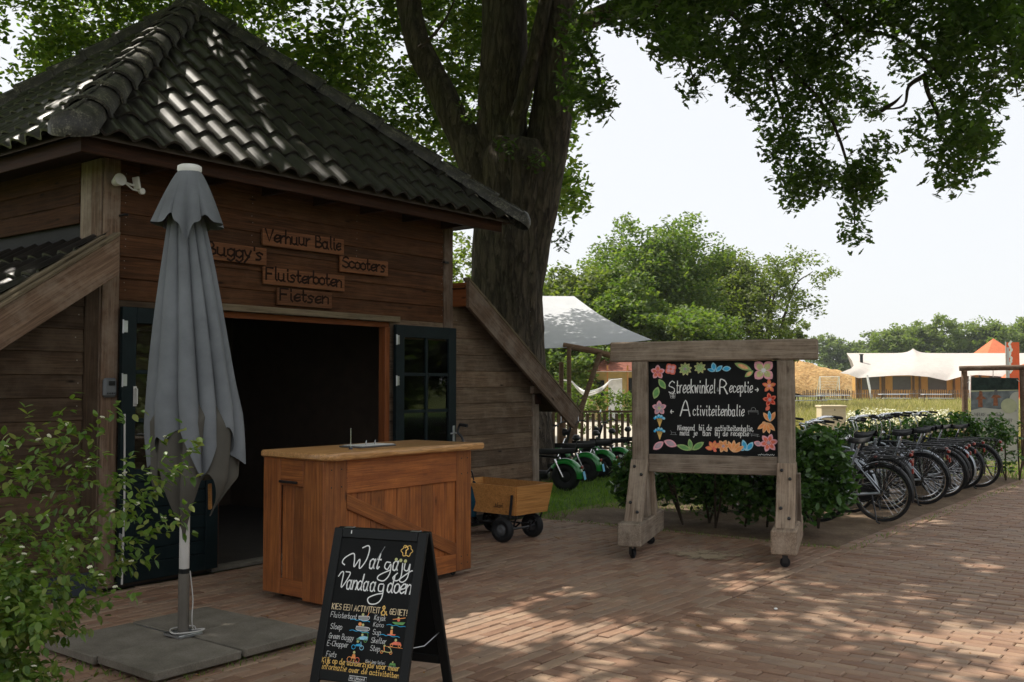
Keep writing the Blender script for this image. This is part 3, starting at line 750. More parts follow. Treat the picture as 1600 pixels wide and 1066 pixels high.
g = G(); g.lathe([(.20, -.06), (.20, .03), (.15, .09), (.07, .13), (0, .14)], 14, TR(*(AP + Z3 * .02))); g.build('roof_finial', M_['ridge'], barn)

# lean-tos on both sides: sloped verge boards, siding clipped to the slope
SLP = math.tan(math.radians(34.5)); VW = .25
def lean(side):
    sg = -1 if side == 'l' else 1; s0 = 0.0 if side == 'l' else W_ + .03; top = 2.80; Ls = 2.55
    dirv = (D3 * sg * math.cos(math.atan(SLP)) - Z3 * math.sin(math.atan(SLP))); nrm = (D3 * sg * math.sin(math.atan(SLP)) + Z3 * math.cos(math.atan(SLP)))
    st = bw(s0 + sg * .0, VW - .02, top); hh = .25
    ctr = st + dirv * Ls / 2 - nrm * hh / 2
    capv = [(bw(s0 - sg * -.005, 0, 0), -D3 * sg)]
    x = dirv if sg > 0 else -dirv
    board('verge_board', (Ls + .3, hh, .045), M_['post'], barn, frame(ctr, x, nrm), .004, capv)
    c2 = st + dirv * Ls / 2 + nrm * .014 - N3 * .02
    board('verge_cover', (Ls + .34, .11 if side == 'l' else .10, .026), M_['rot'], barn, frame(c2, x, -N3 if sg > 0 else -N3), .004, capv)
    if side == 'l':
        c3 = st + dirv * (Ls / 2 + .12) + nrm * .040 - N3 * .085; board('verge_cover', (Ls + .1, .12, .022), M_['rot'], barn, frame(c3, x, -N3) @ RZ(.01), .004, capv)
    # roof deck under the tiles
    a = bw(s0, VW - .05, top - .06); b = a + dirv * Ls; bk = -N3 * 3.9
    G().add([a, b, b + bk, a + bk, a - nrm * .03, b - nrm * .03, b + bk - nrm * .03, a + bk - nrm * .03], [(0, 1, 2, 3), (7, 6, 5, 4), (0, 4, 5, 1), (1, 5, 6, 2)]).build('lean_to_deck', M_['fascia'] if sg > 0 else M_['dark'], barn, smooth=0)
    clip = (bw(s0, 0, top - .09), nrm)
    if side == 'l': siding(-2.3, -.14, .12, 2.76, M_['barn_grey'], clip=[clip], w0=-.035, name='lean_to_board'); 
    else:
        siding(W_ + .04, 5.78, .12, 2.72, M_['barn_right'], clip=[clip], w0=-.03, name='lean_to_board', step=.186)
        post(5.76, 5.88, -.1, .02, .0, 1.50, M_['grey'], 'lean_to_post'); board('cross_piece', (.30, .09, .06), M_['grey'], barn, frame(bw(5.86, .03, 1.56), D3, Z3), .005)
        board('end_board', (.255, .27, .04), M_['frame'], barn, frame(bw(W_ + .055, VW - .155, top - .16), -N3, Z3), .004)
        board('eave_beam', (3.9, .12, .1), M_['fascia'], barn, frame(bw(5.84, -1.9, 1.44), N3, Z3), .005)
        g = G()
        g.box(.03, 3.8, 1.45, BF @ TR(5.84, 2.0, .74)); g.build('lean_to_side_wall', M_['barn_right'], barn, (BF,))
    return dirv, nrm
lean('l'); lean('r')
a = bw(-1.9, -3.7, 2.80 - 1.9 * SLP - .02); b = bw(-1.9, VW - .12, 2.80 - 1.9 * SLP - .02)
lay_tiles(a, b, barn, 'lean_to_tile', bw(0, -1, 2.80 - .02), rows=7, clip_planes=[(bw(-.02, 0, 0), D3), (b, N3)])
g = G()
for side_s in (-1.95,): g.box(.03, 3.8, 1.3, BF @ TR(-2.28, 2.0, .65))
g.build('lean_to_side_wall', M_['barn_grey'], barn, (BF,))
fboard(-2.3, -.02, .0, .17, .0, .03, plain('blue_grey_plinth', (.03, .038, .048), .7, .3), 'plinth'); fboard(4.1, 5.8, .0, .12, -.02, .03, M_['black'], 'plinth')
# nails along the boards
ng = G()
for z in np.arange(2.40, 3.4, .178):
    for s in (.19, 1.45, 2.75, 4.05) if rnd.random() < .8 else (.19, 4.05):
        for dd in (0, .06): ng.lathe([(0, .003), (.0035, .0015), (.004, 0)], 6, frame(bw(s + rnd.uniform(-.006, .006), .009, z + dd), D3, Z3))
for z in np.arange(.4, 2.6, .178):
    for s in (-.20, 4.30, 5.70): ng.lathe([(0, .003), (.0045, .002), (.005, 0)], 6, frame(bw(s + rnd.uniform(-.02, .02), .006, z), D3, Z3))
tag(ng.build('nail_heads', plain('dull_nail', (.30, .27, .24), .5, .4, .6), barn), kind='stuff')
g = G(); P = bw(.135, .015, 3.0); g.tube([P, P + N3 * .07, P + N3 * .09 + D3 * .02], .010, 6); g.build('iron_hook', M_['blackmetal'], barn)
g = G(); P = bw(4.11, .015, 3.0); g.box(.07, .022, .03, frame(P, D3, Z3)); g.build('iron_hook', M_['blackmetal'], barn)

# carved name boards screwed to the siding
def carved(words, px0, px1, pyt, pyb, label, cut=0.0):
    # px/py of the board's left and right ends at its own middle height
    def on_wall(px, py):
        r = Vector(ray(px, py)); c = Vector((0, 0, CAM_H)); t = (bw(0, .035) - c).dot(N3) / r.dot(N3); return c + r * t
    A, B = on_wall(px0, pyt), on_wall(px1, pyb); s0 = (A - O3).dot(D3); s1 = (B - O3).dot(D3); z = (A.z + B.z) / 2; hh = .158
    M = frame(bw((s0 + s1) / 2, .030, z), D3, Z3) @ RZ(rnd.uniform(-.008, .008)); t = thing('name_board', label, 'sign', M, 'carved name boards over the doors')
    board('plank', (s1 - s0, hh, .022), M_['sign'], t, M, .003)
    g = G(); text(g, words, -(s1 - s0) / 2 + .03, -.034, .108, .19, smooth=False, width=(s1 - s0) - .06, z=.0125, jit=.25, track=1.1)
    g.build('lettering', M_['carve'], t, M, 0)
carved('Verhuur Balie', 410, 537, 372, 385, 'carved wooden board reading Verhuur Balie, topmost over the doors')
carved("Buggy's", 318, 416, 390, 402, "carved board reading Buggy's, partly behind the closed parasol")
carved('Scooters', 531, 606, 413, 420, 'short carved wooden board reading Scooters')
carved('Fluisterboten', 411, 538, 432, 442, 'long carved wooden board reading Fluisterboten')
carved('Fietsen', 433, 518, 463, 470, 'lowest carved wooden board, reading Fietsen, above the lintel')

# key safe on the post, lamp with sensor under the eave
M = frame(bw(.06, .035, 1.61), D3, Z3); t = thing('key_safe', 'small grey key safe with black cover on the corner post', 'key safe', M)
G().box(.115, .155, .045, None, .018).build('body', M_['greyplastic'], t, M @ TR(0, 0, 0)); G().box(.055, .035, .01, None, .004).build('display_window', M_['black'], t, M @ TR(.005, .035, .026))
g = G(); [g.box(.012, .012, .008, TR(-.03 + .02 * k, -.045, .026), .002) for k in range(4)]; g.build('code_wheels', M_['blackmetal'], t, M)
M = frame(bw(.085, .02, 3.27), D3, Z3) @ Matrix.Scale(.68, 4); t = thing('security_lamp', 'white security lamp with motion sensor at the barn corner under the eave', 'lamp', M)
g = G(); g.lathe([(0, -.07), (.045, -.06), (.06, .0), (.075, .05), (.075, .07), (0, .075)], 16, TR(-.02, -.01, .09) @ RX(-PI / 2) @ RX(PI / 2 - .2)); g.build('housing', M_['steelgrey'], t, M)
g = G(); g.tube([(.03, 0, .09), (.12, -.03, .12), (.17, -.04, .14)], .014, 8); g.build('arm', M_['steelgrey'], t, M)
g = G(); g.box(.03, .15, .10, TR(.19, -.01, .15) @ RZ(.2) @ RY(.3), .01); g.build('floodlight', M_['steelgrey'], t, M)
g = G(); g.tube([(.07, -.03, .12), (.15, -.09, .14), (.25, -.10, .15)], .010, 6); g.lathe([(.0, 0), (.035, .01), (.04, .05), (.03, .06), (0, .06)], 12, TR(.25, -.10, .13)); g.build('sensor', M_['steelgrey'], t, M)

# dim things inside the barn
M = BF @ TR(2.6, 3.55, 0); t = thing('storage_shelf', 'dark wooden storage shelf at the back of the barn interior', 'shelf', M.copy())
for z in (.35, .85, 1.35, 1.85): G().box(1.6, .4, .03, M @ TR(0, 0, z)).build('shelf_board', M_['fence'], t)
for x in (-.8, .8): G().box(.04, .4, 1.9, M @ TR(x, 0, .95)).build('side_panel', M_['fence'], t)
for i, (x, z, c) in enumerate(((-.5, .37, 'greyplastic'), (.1, .37, 'ply'), (.5, .87, 'white'), (-.3, .87, 'greyplastic'), (.35, 1.37, 'ply'))):
    o = G().box(.36, .3, .26, M @ TR(x, 0, z + .13), .01).build('storage_box', M_[c], None); tag(o, ['grey box low on the dark storage shelf', 'pale wooden box low on the storage shelf', 'white box on the middle of the storage shelf', 'grey box at the middle left of the storage shelf', 'pale wooden box high on the storage shelf'][i], 'box', 'boxes on the shelf inside the barn')
M = BF @ TR(1.75, 3.80, 1.45); t = thing('wall_poster', 'small pale framed poster on the dark back wall inside', 'poster', M.copy())
G().box(.42, .02, .56, M).build('sheet', M_['beige'], t); G().box(.46, .015, .60, M @ TR(0, .006, 0)).build('frame', M_['fence'], t)

# ------------------------------------------------------------------ parasol on its four slabs
PB = ground(286, 1012); PM = BF.copy(); PM.translation = PB
for i, (a, b, lb) in enumerate(((-1, 1, 'rear left concrete slab of the parasol base, behind the pole'), (1, 1, 'rear right concrete slab of the parasol base, nearest the counter'), (-1, -1, 'front left concrete slab of the parasol base, nearest the shrub'), (1, -1, 'front right concrete slab of the parasol base, beside the chalkboard'))):
    # local x along the barn front, y towards the barn
    M = PM @ TR(a * .298 + (.0 if b > 0 else .01), b * .298, .045 + .004 * i) @ RZ(rnd.uniform(-.012, .012)) @ RX(rnd.uniform(-.006, .006))
    o = G().box(.575, .575, .05, None, .006).build('paving_slab', M_['concrete'], None, M); tag(o, lb, 'concrete slab', 'slabs weighing down the parasol')
    
par = thing('parasol', 'closed slate grey parasol on a pale pole in front of the barn', 'parasol', PM.copy())
g = G(); g.tube([(0, 0, .05), (0, 0, .46)], .034, 20, PM); g.build('base_socket', plain('dull_zinc', (.16, .145, .125), .5, .5, .6), par)
g = G()
for a in (0, PI / 2): g.box(1.12, .04, .018, PM @ RZ(a + PI / 4 * 0) @ TR(0, 0, .048 + a * .006), .003)
g.box(.17, .17, .02, PM @ TR(0, 0, .088), .004); g.build('cross_foot', M_['steel'], par)
G().tube([(0, 0, .46), (0, 0, 2.95)], .031, 20, PM).build('pole', M_['alu'], par)
G().tube([(0, 0, .455), (0, 0, .49)], .0325, 20, PM).build('tape_band', M_['black'], par)
g = G(); P = [Vector((.036 * math.cos(k * .55), .036 * math.sin(k * .55), .45 - k * .018)) for k in range(20)]; g.tube(crom([(.036, -.01, .47), (.045, -.03, .30), (.03, -.045, .18), (.05, -.03, .10)], 6), .004, 5, PM)
g.tube(crom([(.04, -.03, .105), (.10, -.08, .11), (.02, -.11, .112), (-.09, -.04, .11), (-.03, .08, .11), (.09, .04, .112), (.05, -.06, .115)], 6), .0045, 5, PM); g.build('cord', M_['alu'], par)
G().lathe([(0, 3.03), (.06, 3.03), (.074, 3.022), (.076, 3.0), (.068, 2.982), (.045, 2.972)], 28, PM).build('cap', M_['white'], par)
# canopy: folds hang as lobes between deep creases; angle 0 faces right along the picture, measured in camera frame
CF = Matrix.Translation(PB)          # x to the right of the view, -y towards the viewer
def lobes_r(th, cen):
    v = 0
    for a, w, h in cen:
        d = abs((th - a + PI) % (2 * PI) - PI) / w; v = max(v, h * math.sqrt(max(0.0, 1 - d ** 2.6)))
    return v
def gsum(th, lst): return sum(dz * math.exp(-(((th - a + PI) % (2 * PI) - PI) / w) ** 2) for a, w, dz in lst)
cen_main = [(-3.0, .50, 1.0), (-2.30, .36, .86), (-1.72, .34, .96), (-1.18, .30, .84), (-.62, .33, .97), (-.02, .36, 1.0), (.7, .45, .9), (1.5, .45, .9), (2.3, .5, 1.0)]
def main(u, v):
    th = 2 * PI * u - PI; L = lobes_r(th + .30 * v * math.sin(th * 1.5 + .6) - .25 * (1 - v), cen_main)
    z = 2.79 + (1.22 + gsum(th, ((-3.0, .40, -.10), (-2.3, .28, .10), (-1.75, .25, .14), (-1.18, .22, -.14), (-.65, .22, .16), (-.1, .30, -.08))) - 2.79) * v
    R = .085 + .245 * v ** .9 + .006 * math.sin(v * 7 + th * 3); r = R * (.40 + .60 * L) * (1 - .10 * v * max(0, v - .85) / .15)
    return (.10 * v - .03 + r * math.cos(th) * 1.06, r * math.sin(th) * .9, z)
g = G().grid(main, 260, 40, CF, wrap=True); cn = g.build('canopy', M_['canopy'], par, (CF,), 75)
cen_l = [(-2.75, .55, 1.0), (-1.95, .42, .95), (-1.25, .42, .92), (-.55, .40, 1.0), (.3, .6, .9), (1.3, .6, .9), (2.4, .6, .9)]
def lining(u, v):
    th = 2 * PI * u - PI; hem = gsum(th, ((-2.75, .20, -.05), (-2.3, .2, .14), (-1.72, .40, -.34), (-1.1, .2, .10), (-.55, .22, -.20), (.5, .5, .1), (2.3, .4, .05)))
    z = 1.60 + (1.02 + hem - 1.60) * v; L = lobes_r(th + .3 * v, cen_l); q = max(0, (1.06 - z) / .34)
    R = (.285 - .02 * v) * (.50 + .50 * min(1, v / .30) ** .7) * (1 - .55 * min(1, q) ** 1.3); r = R * (.42 + .58 * L); return (.07 - .03 * min(1, q) + r * math.cos(th) * 1.04, r * math.sin(th) * .86, z)
g = G().grid(lining, 220, 26, CF, wrap=True); g.build('canopy_underside', M_['lining'], par, (CF,), 75)
hc = [(-2.95, .62, 1.0), (-2.15, .36, .90), (-1.62, .30, .80), (-1.10, .30, .84), (-.35, .55, 1.0), (.6, .5, .9), (1.5, .5, .9), (2.4, .55, .9)]
def hood(u, v):
    th = 2 * PI * u - PI; L = lobes_r(th, hc); z = 2.99 - .35 * v ** 1.05 + gsum(th, ((-2.9, .5, .02), (-1.86, .12, .06), (-1.36, .14, -.12), (-.78, .14, .05), (-.3, .4, .01))) * v ** 1.5
    R = .068 + .165 * v ** .85; r = R * (1 - .48 * v * (1 - L)); return (r * math.cos(th), r * math.sin(th) * .95, z)
g = G().grid(hood, 200, 16, CF, wrap=True); g.build('hood', M_['canopy'], par, (CF,), 75)
g = G()
for (x, y, z) in ((.055, -.07, .99), (.165, -.03, .94), (-.06, .05, .97), (.0, .1, .95)): g.box(.018, .03, .16, CF @ TR(x, y, z) @ RX(.08), .003)
g.build('rib_ends', M_['ply'], par)

# ------------------------------------------------------------------ service counter
CB = bw(.70, 1.84); CM_ = BF.copy(); CM_.translation = CB      # local x along the front, y to the barn, origin at the near corner
cnt = thing('service_counter', 'orange stained wooden service counter with a diagonal brace, standing before the doors', 'counter', CM_.copy())
CW, CDp, CZ0, CZ1 = 1.66, .66, .055, 1.075
def cb(name, x0, x1, y0, y1, z0, z1, mat=M_['orange'], vert=True, c=.005, extra=None):
    dx, dy, dz = x1 - x0, y1 - y0, z1 - z0; o = ((x0 + x1) / 2, (y0 + y1) / 2, (z0 + z1) / 2)
    if vert: M = frame(o, (0, 0, 1), (1, 0, 0)); dims = (dz, dx, dy)
    elif dx > dy: M = frame(o, (1, 0, 0), (0, 1, 0)); dims = (dx, dy, dz)
    else: M = frame(o, (0, 1, 0), (1, 0, 0)); dims = (dy, dx, dz)
    M = CM_ @ M
    if extra is not None: M = M @ extra
    return board(name, dims, mat, cnt, M, c)
# front: stiles, rails, vertical boards, brace (front face at y = 0)
cb('stile', 0, .215, -.022, .0, CZ0 - .02, CZ1); cb('stile', CW - .19, CW, -.022, .0, CZ0, CZ1)
cb('rail', .217, CW - .192, -.021, .0, CZ1 - .26, CZ1, vert=False); cb('rail', .217, CW - .192, -.021, .0, CZ0, CZ0 + .15, vert=False)
n = 9
for i in range(n):
    a = .2 + (CW - .38) * i / n; cb('panel_board', a + .002, a + (CW - .38) / n - .002, -.002, .018, CZ0 + .08, CZ1 - .2)
x0, z0, x1, z1 = .23, CZ1 - .32, CW - .22, CZ0 + .19; ln = math.hypot(x1 - x0, z1 - z0)
M = CM_ @ frame(((x0 + x1) / 2, -.0125, (z0 + z1) / 2), (x1 - x0, 0, z1 - z0), (-(z1 - z0), 0, x1 - x0)); 
board('brace', (ln + .25, .105, .019), M_['orange'], cnt, M, .004, [(CM_ @ Vector((.217, 0, 0)), -D3), (CM_ @ Vector((CW - .192, 0, 0)), D3), (CM_ @ Vector((0, 0, CZ1 - .262)), Z3), (CM_ @ Vector((0, 0, CZ0 + .152)), -Z3)])
# left end (outer face at x = 0)
cb('stile', -.020, 0, -.022, .20, CZ0 - .02, CZ1); cb('stile', -.020, 0, CDp - .20, CDp, CZ0, CZ1)
cb('rail', -.019, 0, .202, CDp - .202, CZ1 - .20, CZ1, vert=False); cb('rail', -.019, 0, .202, CDp - .202, CZ0, CZ0 + .12, vert=False)
for i in range(2): cb('panel_board', .0, .016, .20 + .13 * i + .002, .20 + .13 * (i + 1) - .002, CZ0 + .08, CZ1 - .15)
g = G(); g.tube([(-.022, .27, .90), (-.05, .27, .905), (-.05, .43, .905), (-.022, .43, .90)], .011, 8, CM_); g.build('pull_handle', M_['blackmetal'], cnt)
cb('carcass_side', CW - .02, CW - .001, .0, CDp, CZ0, CZ1 - .01); cb('carcass_back', .02, CW - .02, CDp - .3, CDp - .28, CZ0, CZ1 - .01); cb('carcass_base', .02, CW - .02, .02, CDp, CZ0 + .01, CZ0 + .03, vert=False)
g = G()
for x in (.06, .16, CW - .13, CW - .05):
    for z in (CZ0 + .06, CZ0 + .12, CZ1 - .20, CZ1 - .07): g.lathe([(0, .002), (.006, .0015), (.0065, 0)], 6, CM_ @ TR(x, -.0225, z) @ RX(PI / 2))
tag(g.build('screw_heads', M_['blackmetal'], cnt), kind='stuff')
# top: thick live-edge slab
def topslab():
    g = G(); r = random.Random(5); pts = []
    fr = [(-.055 + 0, .30), (-.058, .05), (-.03, -.06), (.05, -.105)]
    for i in range(15): x = .12 + i * (CW - .02) / 14; fr.append((x, -.085 - .012 * math.sin(i * 1.3) - .01 * r.random()))
    fr += [(CW + .055, -.02), (CW + .05, .3), (CW + .04, CDp + .02), (-.03, CDp + .02)]
    n = len(fr); c = .014; cx, cy = CW / 2, .28
    def ins(p, d): v = Vector((cx - p[0], cy - p[1])); v.normalize(); return (p[0] + v.x * d, p[1] + v.y * d)
    lv = [(ins(fr[i], .02), 0.0) for i in range(n)], [(fr[i], .014) for i in range(n)], [(fr[i], .042) for i in range(n)], [(ins(fr[i], .013), .056) for i in range(n)]
    vs = [(p[0], p[1], CZ1 + z) for L in lv for p, z in L]; fs = [(k * n + i, k * n + (i + 1) % n, (k + 1) * n + (i + 1) % n, (k + 1) * n + i) for k in range(3) for i in range(n)]
    fs += [tuple(range(3 * n, 4 * n)), tuple(reversed(range(n)))]
    g.add(vs, fs); return g.build('counter_top', M_['top'], cnt, CM_ @ TR(0, 0, 0), 50)
o = topslab()
for k, (x, y) in enumerate(((.12, .08), (CW - .12, .08), (.12, CDp - .08), (CW - .12, CDp - .08))):
    g = G(); M = CM_ @ TR(x, y, .03); g.torus(.018, .012, 14, 6, M); g.box(.05, .04, .006, M @ TR(0, 0, .033)); g.build('caster', M_['rubber'], cnt)
M = CM_ @ TR(.72, .30, CZ1 + .057); t = thing('desk_tray', 'flat grey ring binder and clips lying on the counter top', 'binder', M.copy())
G().box(.42, .24, .012, M @ TR(.02, 0, .007) @ RZ(.05), .004).build('cover', M_['greyplastic'], t); g = G(); g.box(.38, .21, .003, M @ TR(.03, .0, .0155) @ RZ(.05)); g.build('sheet', M_['white'], t)
g = G()
for dx in (-.02, .08): g.torus(.017, .0028, 18, 6, M @ TR(dx, -.02, .035) @ RX(.2) @ RZ(PI * .2))
g.build('ring', M_['steel'], t)
M = CM_ @ TR(.42, .16, CZ1 + .057); t = thing('note_spike', 'thin metal note spike standing upright on the counter', 'note spike', M.copy())
g = G(); g.tube([(0, 0, 0), (0, 0, .165)], [.0035, .0018], 6, M); g.build('spike', M_['chrome'], t); g = G(); g.lathe([(0, .018), (.012, .016), (.018, 0), (0, 0)], 12, M); g.build('foot', M_['blackmetal'], t)

# ------------------------------------------------------------------ A-board
def aboard():
    ex = Vector((.931, -.365, 0)); nf = Vector((-.365, -.931, 0)); H, Wd, spr = .862, .56, .27
    topR = Vector((-.433, 5.27, 0)); base = topR - ex * Wd / 2
    M0 = frame(base, ex, -nf, Z3); t = thing('pavement_chalkboard', 'black folding chalkboard asking Wat ga jij vandaag doen, standing on the bricks', 'sandwich board', M0.copy())
    def panel(sgn, name):
        lean_ = math.atan2(spr, H) * sgn; L = math.hypot(H, spr)
        # local x right, y up the panel, z outwards
        out = nf * sgn; up = (Z3 * H - out * 0 + (-out) * 0); top = base + Z3 * H + out * .016; bot = base + out * (spr + .016)
        y = (top - bot).normalized(); x = ex if sgn > 0 else -ex; z = x.cross(y); M = frame(bot, x, y, z)
        root = link(bpy.data.objects.new(name, None), t, M)
        fw = .052
        for a in (-1, 1): board('frame_side', (L, fw, .024), M_['black'], root, M @ TR(a * (Wd / 2 - fw / 2), L / 2, 0) @ RZ(PI / 2), .004)
        board('frame_rail', (Wd - 2 * fw - .002, fw, .022), M_['black'], root, M @ TR(0, L - fw / 2, 0), .004)
        board('frame_rail', (Wd - 2 * fw - .002, fw, .022), M_['black'], root, M @ TR(0, .145, 0), .004)
        board('slate', (Wd - 2 * fw - .002, L - .145 - fw * 1.5 - .002, .008), M_['chalk'], root, M @ TR(0, .171 + (L - .145 - fw * 1.5) / 2, .0), 0)
        return root, M, L, fw
    fr_, M, L, fw = panel(1, 'front_panel'); panel(-1, 'rear_panel')
    pw = Wd - 2 * fw; ph = L - .145 - fw * 1.5; S = M @ TR(-pw / 2, .171, .0062)
    # units: u across 0..1000, v down 0..1500 scaled to the slate
    kx, ky = pw / 1000, ph / 1560
    def X(u): return u * kx
    def Y(v): return ph - v * ky
    def w(s, u, v, h, mat, wd=.10, width=None, slant=.15, smooth=True, rot=0.0, name='lettering', track=1.4, jit=.15):
        g = G(); text(g, s, X(u), Y(v), h * ky * .84, wd * .82, slant=slant, smooth=smooth, rot=rot, width=X(width) if width else None, track=2.0, jit=jit); g.build(name, mat, fr_, S, 0)
    def stroke(g, pts, wd): ribbon(g, [(X(a), Y(b)) for a, b in crom([(a, b, 0) for a, b in pts], 6) for a, b in ((a, b),)] if False else [(X(p.x), Y(p.y)) for p in crom([(a, b, 0) for a, b in pts], 6)], wd * ky)
    W = M_['chalkwhite']
    g = G()
    stroke(g, [(95, 330), (60, 300), (90, 240), (190, 185), (215, 250), (225, 345), (285, 250), (300, 360), (370, 260), (395, 130), (370, 80), (300, 110)], 15)        # W with its swash
    text(g, 'at', X(420), Y(345), 175 * ky, .095, slant=.15, width=X(150))
    stroke(g, [(690, 262), (640, 262), (625, 320), (665, 345), (700, 280), (700, 400), (640, 480), (560, 470), (570, 420), (700, 350)], 14)                                # g
    text(g, 'a', X(725), Y(345), 170 * ky, .095, slant=.15, width=X(85))
    stroke(g, [(850, 262), (850, 420), (800, 470), (750, 440), (800, 380)], 14)
    stroke(g, [(880, 262), (880, 330), (925, 340), (945, 262), (935, 420), (880, 480), (840, 450), (960, 350), (985, 340)], 14)
    g.build('lettering', W, fr_, S, 0)
    g = G()
    stroke(g, [(40, 470), (70, 420), (100, 430), (100, 600), (190, 430), (130, 410)], 14)                                                                          # V
    text(g, 'anda', X(165), Y(610), 165 * ky, .095, slant=.1, width=X(300))
    text(g, 'a', X(475), Y(610), 165 * ky, .095, slant=.1, width=X(85))
    stroke(g, [(640, 520), (590, 530), (590, 600), (640, 600), (650, 525), (645, 680), (590, 750), (500, 760), (470, 700), (560, 650), (640, 630)], 14)                    # g
    text(g, 'doen', X(700), Y(610), 170 * ky, .095, slant=.1, width=X(310)); g.build('lettering', W, fr_, S, 0)
    w('KIES EEN ACTIVITEIT', 20, 860, 78, M_['creamink'], .15, 640, 0, False); w('&', 668, 875, 120, M_['yellowink'], .17, 100, 0); w('GENIET!', 775, 860, 78, M_['creamink'], .15, 225, 0, False)
    for s, u, v, wd_, hh in (('Fluisterboot', 20, 955, 350, 72), ('Sloep', 40, 1090, 160, 76), ('Green Buggy', 40, 1200, 330, 72), ('E-Chopper', 35, 1285, 280, 70), ('Fiets', 45, 1410, 140, 72), ('Kajak', 590, 940, 150, 70), ('Kano', 590, 1015, 140, 62),
                        ('Sup', 595, 1105, 110, 72), ('Skelter', 590, 1200, 200, 72), ('Step', 595, 1290, 130, 72), ('Mini Jeep Safari', 560, 1430, 250, 42)):
        w(s, u, v, hh, W, .085, wd_, .1)
    w('Kijk op de achterzijde voor meer', 0, 1480, 68, M_['yellowink'], .17, 1000, 0, jit=.4); w('informatie', 10, 1552, 72, M_['yellowink'], .13, 330, .2); w('over de activiteiten', 370, 1556, 66, M_['yellowink'], .17, 640, 0, jit=.4)
    # small painted vehicles beside the words
    def doodle(u, v, kind):
        parts = []
        def bl(pts, mat): g = G(); g.poly([(X(u + a), Y(v + b)) for a, b in pts][::-1]); return g, mat
        def dot(a, b, r, mat): return bl([(a + r * math.cos(q), b + r * math.sin(q)) for q in np.linspace(0, 6.28, 13)[:-1]], mat)
        def ring(a, b, r, mat, wd=7):
            g = G(); ribbon(g, [(X(u + a + r * math.cos(q)), Y(v + b + r * math.sin(q))) for q in np.linspace(0, 6.28, 17)], wd * ky); return g, mat
        def st(pts, mat, wd=8): g = G(); stroke(g, [(u + a, v + b) for a, b in pts], wd); return g, mat
        W_1, Bl, Gr, Or, Co, Ye = M_['chalkwhite'], M_['blue'], M_['leafp'], M_['orangep'], M_['coral'], M_['olive']
        wave = st([(-140, 48), (-100, 40), (-60, 50), (-20, 42), (30, 54), (80, 46), (110, 54)], Bl, 7)
        if kind == 'boat': parts = [bl([(-40, 0), (90, -6), (75, 38), (-25, 38)], M_['chalkdim']), st([(-42, 0), (90, -6), (75, 38), (-25, 38), (-42, 0)], W_1, 6), dot(10, -22, 17, Ye), st([(70, -10), (85, -50)], Or, 9), wave]
        if kind == 'sloop': parts = [bl([(-60, -8), (100, -2), (85, 34), (-50, 34)], M_['chalkdim']), st([(-62, -8), (100, -2), (85, 34), (-50, 34), (-62, -8)], W_1, 6), dot(-20, -35, 22, Or), dot(20, -30, 16, Ye), wave]
        if kind == 'kayak': parts = [bl([(-80, 10), (90, 0), (60, 34), (-40, 34)], Gr), dot(0, -18, 18, Co), dot(-4, -42, 13, Ye), st([(-70, -20), (80, -50)], Or, 9), wave]
        if kind == 'sup': parts = [bl([(-50, 30), (60, 24), (50, 40), (-40, 42)], Co), bl([(-15, 28), (20, 28), (14, -25), (-12, -20)], Or), dot(0, -46, 15, Ye), wave]
        if kind == 'buggy': parts = [bl([(-70, 20), (75, 20), (70, -20), (20, -26), (-30, -10)], M_['sky']), ring(-40, 26, 18, Gr), ring(50, 26, 18, Gr), dot(0, -36, 15, Ye), st([(-10, -60), (60, -60), (75, -10)], Gr, 7)]
        if kind == 'chopper': parts = [ring(-50, 20, 24, Bl), ring(55, 20, 24, M_['sky']), bl([(-40, 10), (40, 5), (30, -25), (-20, -15)], Bl), dot(-5, -45, 15, Ye), st([(50, 10), (35, -45)], M_['sky'], 7)]
        if kind == 'kart': parts = [bl([(-70, 18), (80, 18), (60, -16), (-10, -22)], Co), ring(-45, 24, 16, Or), ring(55, 24, 16, Or), dot(0, -36, 16, Ye), st([(-110, 44), (110, 48)], Or, 5)]
        if kind == 'step': parts = [ring(-55, 26, 15, Or), ring(60, 26, 15, Or), st([(-60, 16), (60, 20), (40, -30), (20, -34)], Ye, 8), dot(-30, -46, 13, Ye), st([(-35, -34), (-25, 10)], Or, 12)]
        if kind == 'bike': parts = [ring(-50, 22, 28, Or), ring(50, 22, 28, Co), bl([(-30, 10), (30, 10), (15, -40), (-15, -40)], Or), dot(0, -60, 16, Ye), st([(-90, 52), (95, 52)], M_['chalkdim'], 5)]
        if kind == 'jeep': parts = [bl([(-40, 16), (40, 16), (35, -8), (-30, -8)], Gr), ring(-26, 18, 12, Gr), ring(26, 18, 12, Gr), dot(0, -20, 9, Ye), st([(-60, 32), (60, 32)], M_['chalkdim'], 4)]
        groups = {}
        ms = []; G2 = G()
        for (gg, mt) in parts:
            if mt not in ms: ms.append(mt)
            G2.mi = ms.index(mt); dz = .0002 * len(G2.f) * .1; G2.add([(p[0], p[1], p[2] + .0003 + .0002 * (ms.index(mt) + 1)) for p in gg.v], gg.f)
        G2.build('painted_drawing', ms, fr_, S, 0)
    for a in ((430, 915, 'boat'), (440, 1040, 'sloop'), (900, 935, 'kayak'), (830, 1055, 'sup'), (470, 1160, 'buggy'), (430, 1250, 'chopper'), (900, 1180, 'kart'), (800, 1265, 'step'), (400, 1390, 'bike'), (900, 1410, 'jeep')): doodle(*a)
    g = G(); cl = [(880 + (78 + 10 * math.cos(6 * q)) * math.cos(q) * .85, 110 + (62 + 9 * math.cos(6 * q)) * math.sin(q)) for q in np.linspace(0, 6.283, 49)]
    ribbon(g, [(X(a), Y(b)) for a, b in cl], 9 * ky); text(g, '?', X(850), Y(150), 88 * ky, .16); g.build('painted_drawing', M_['yellowink'], fr_, S, 0)
    g = G()
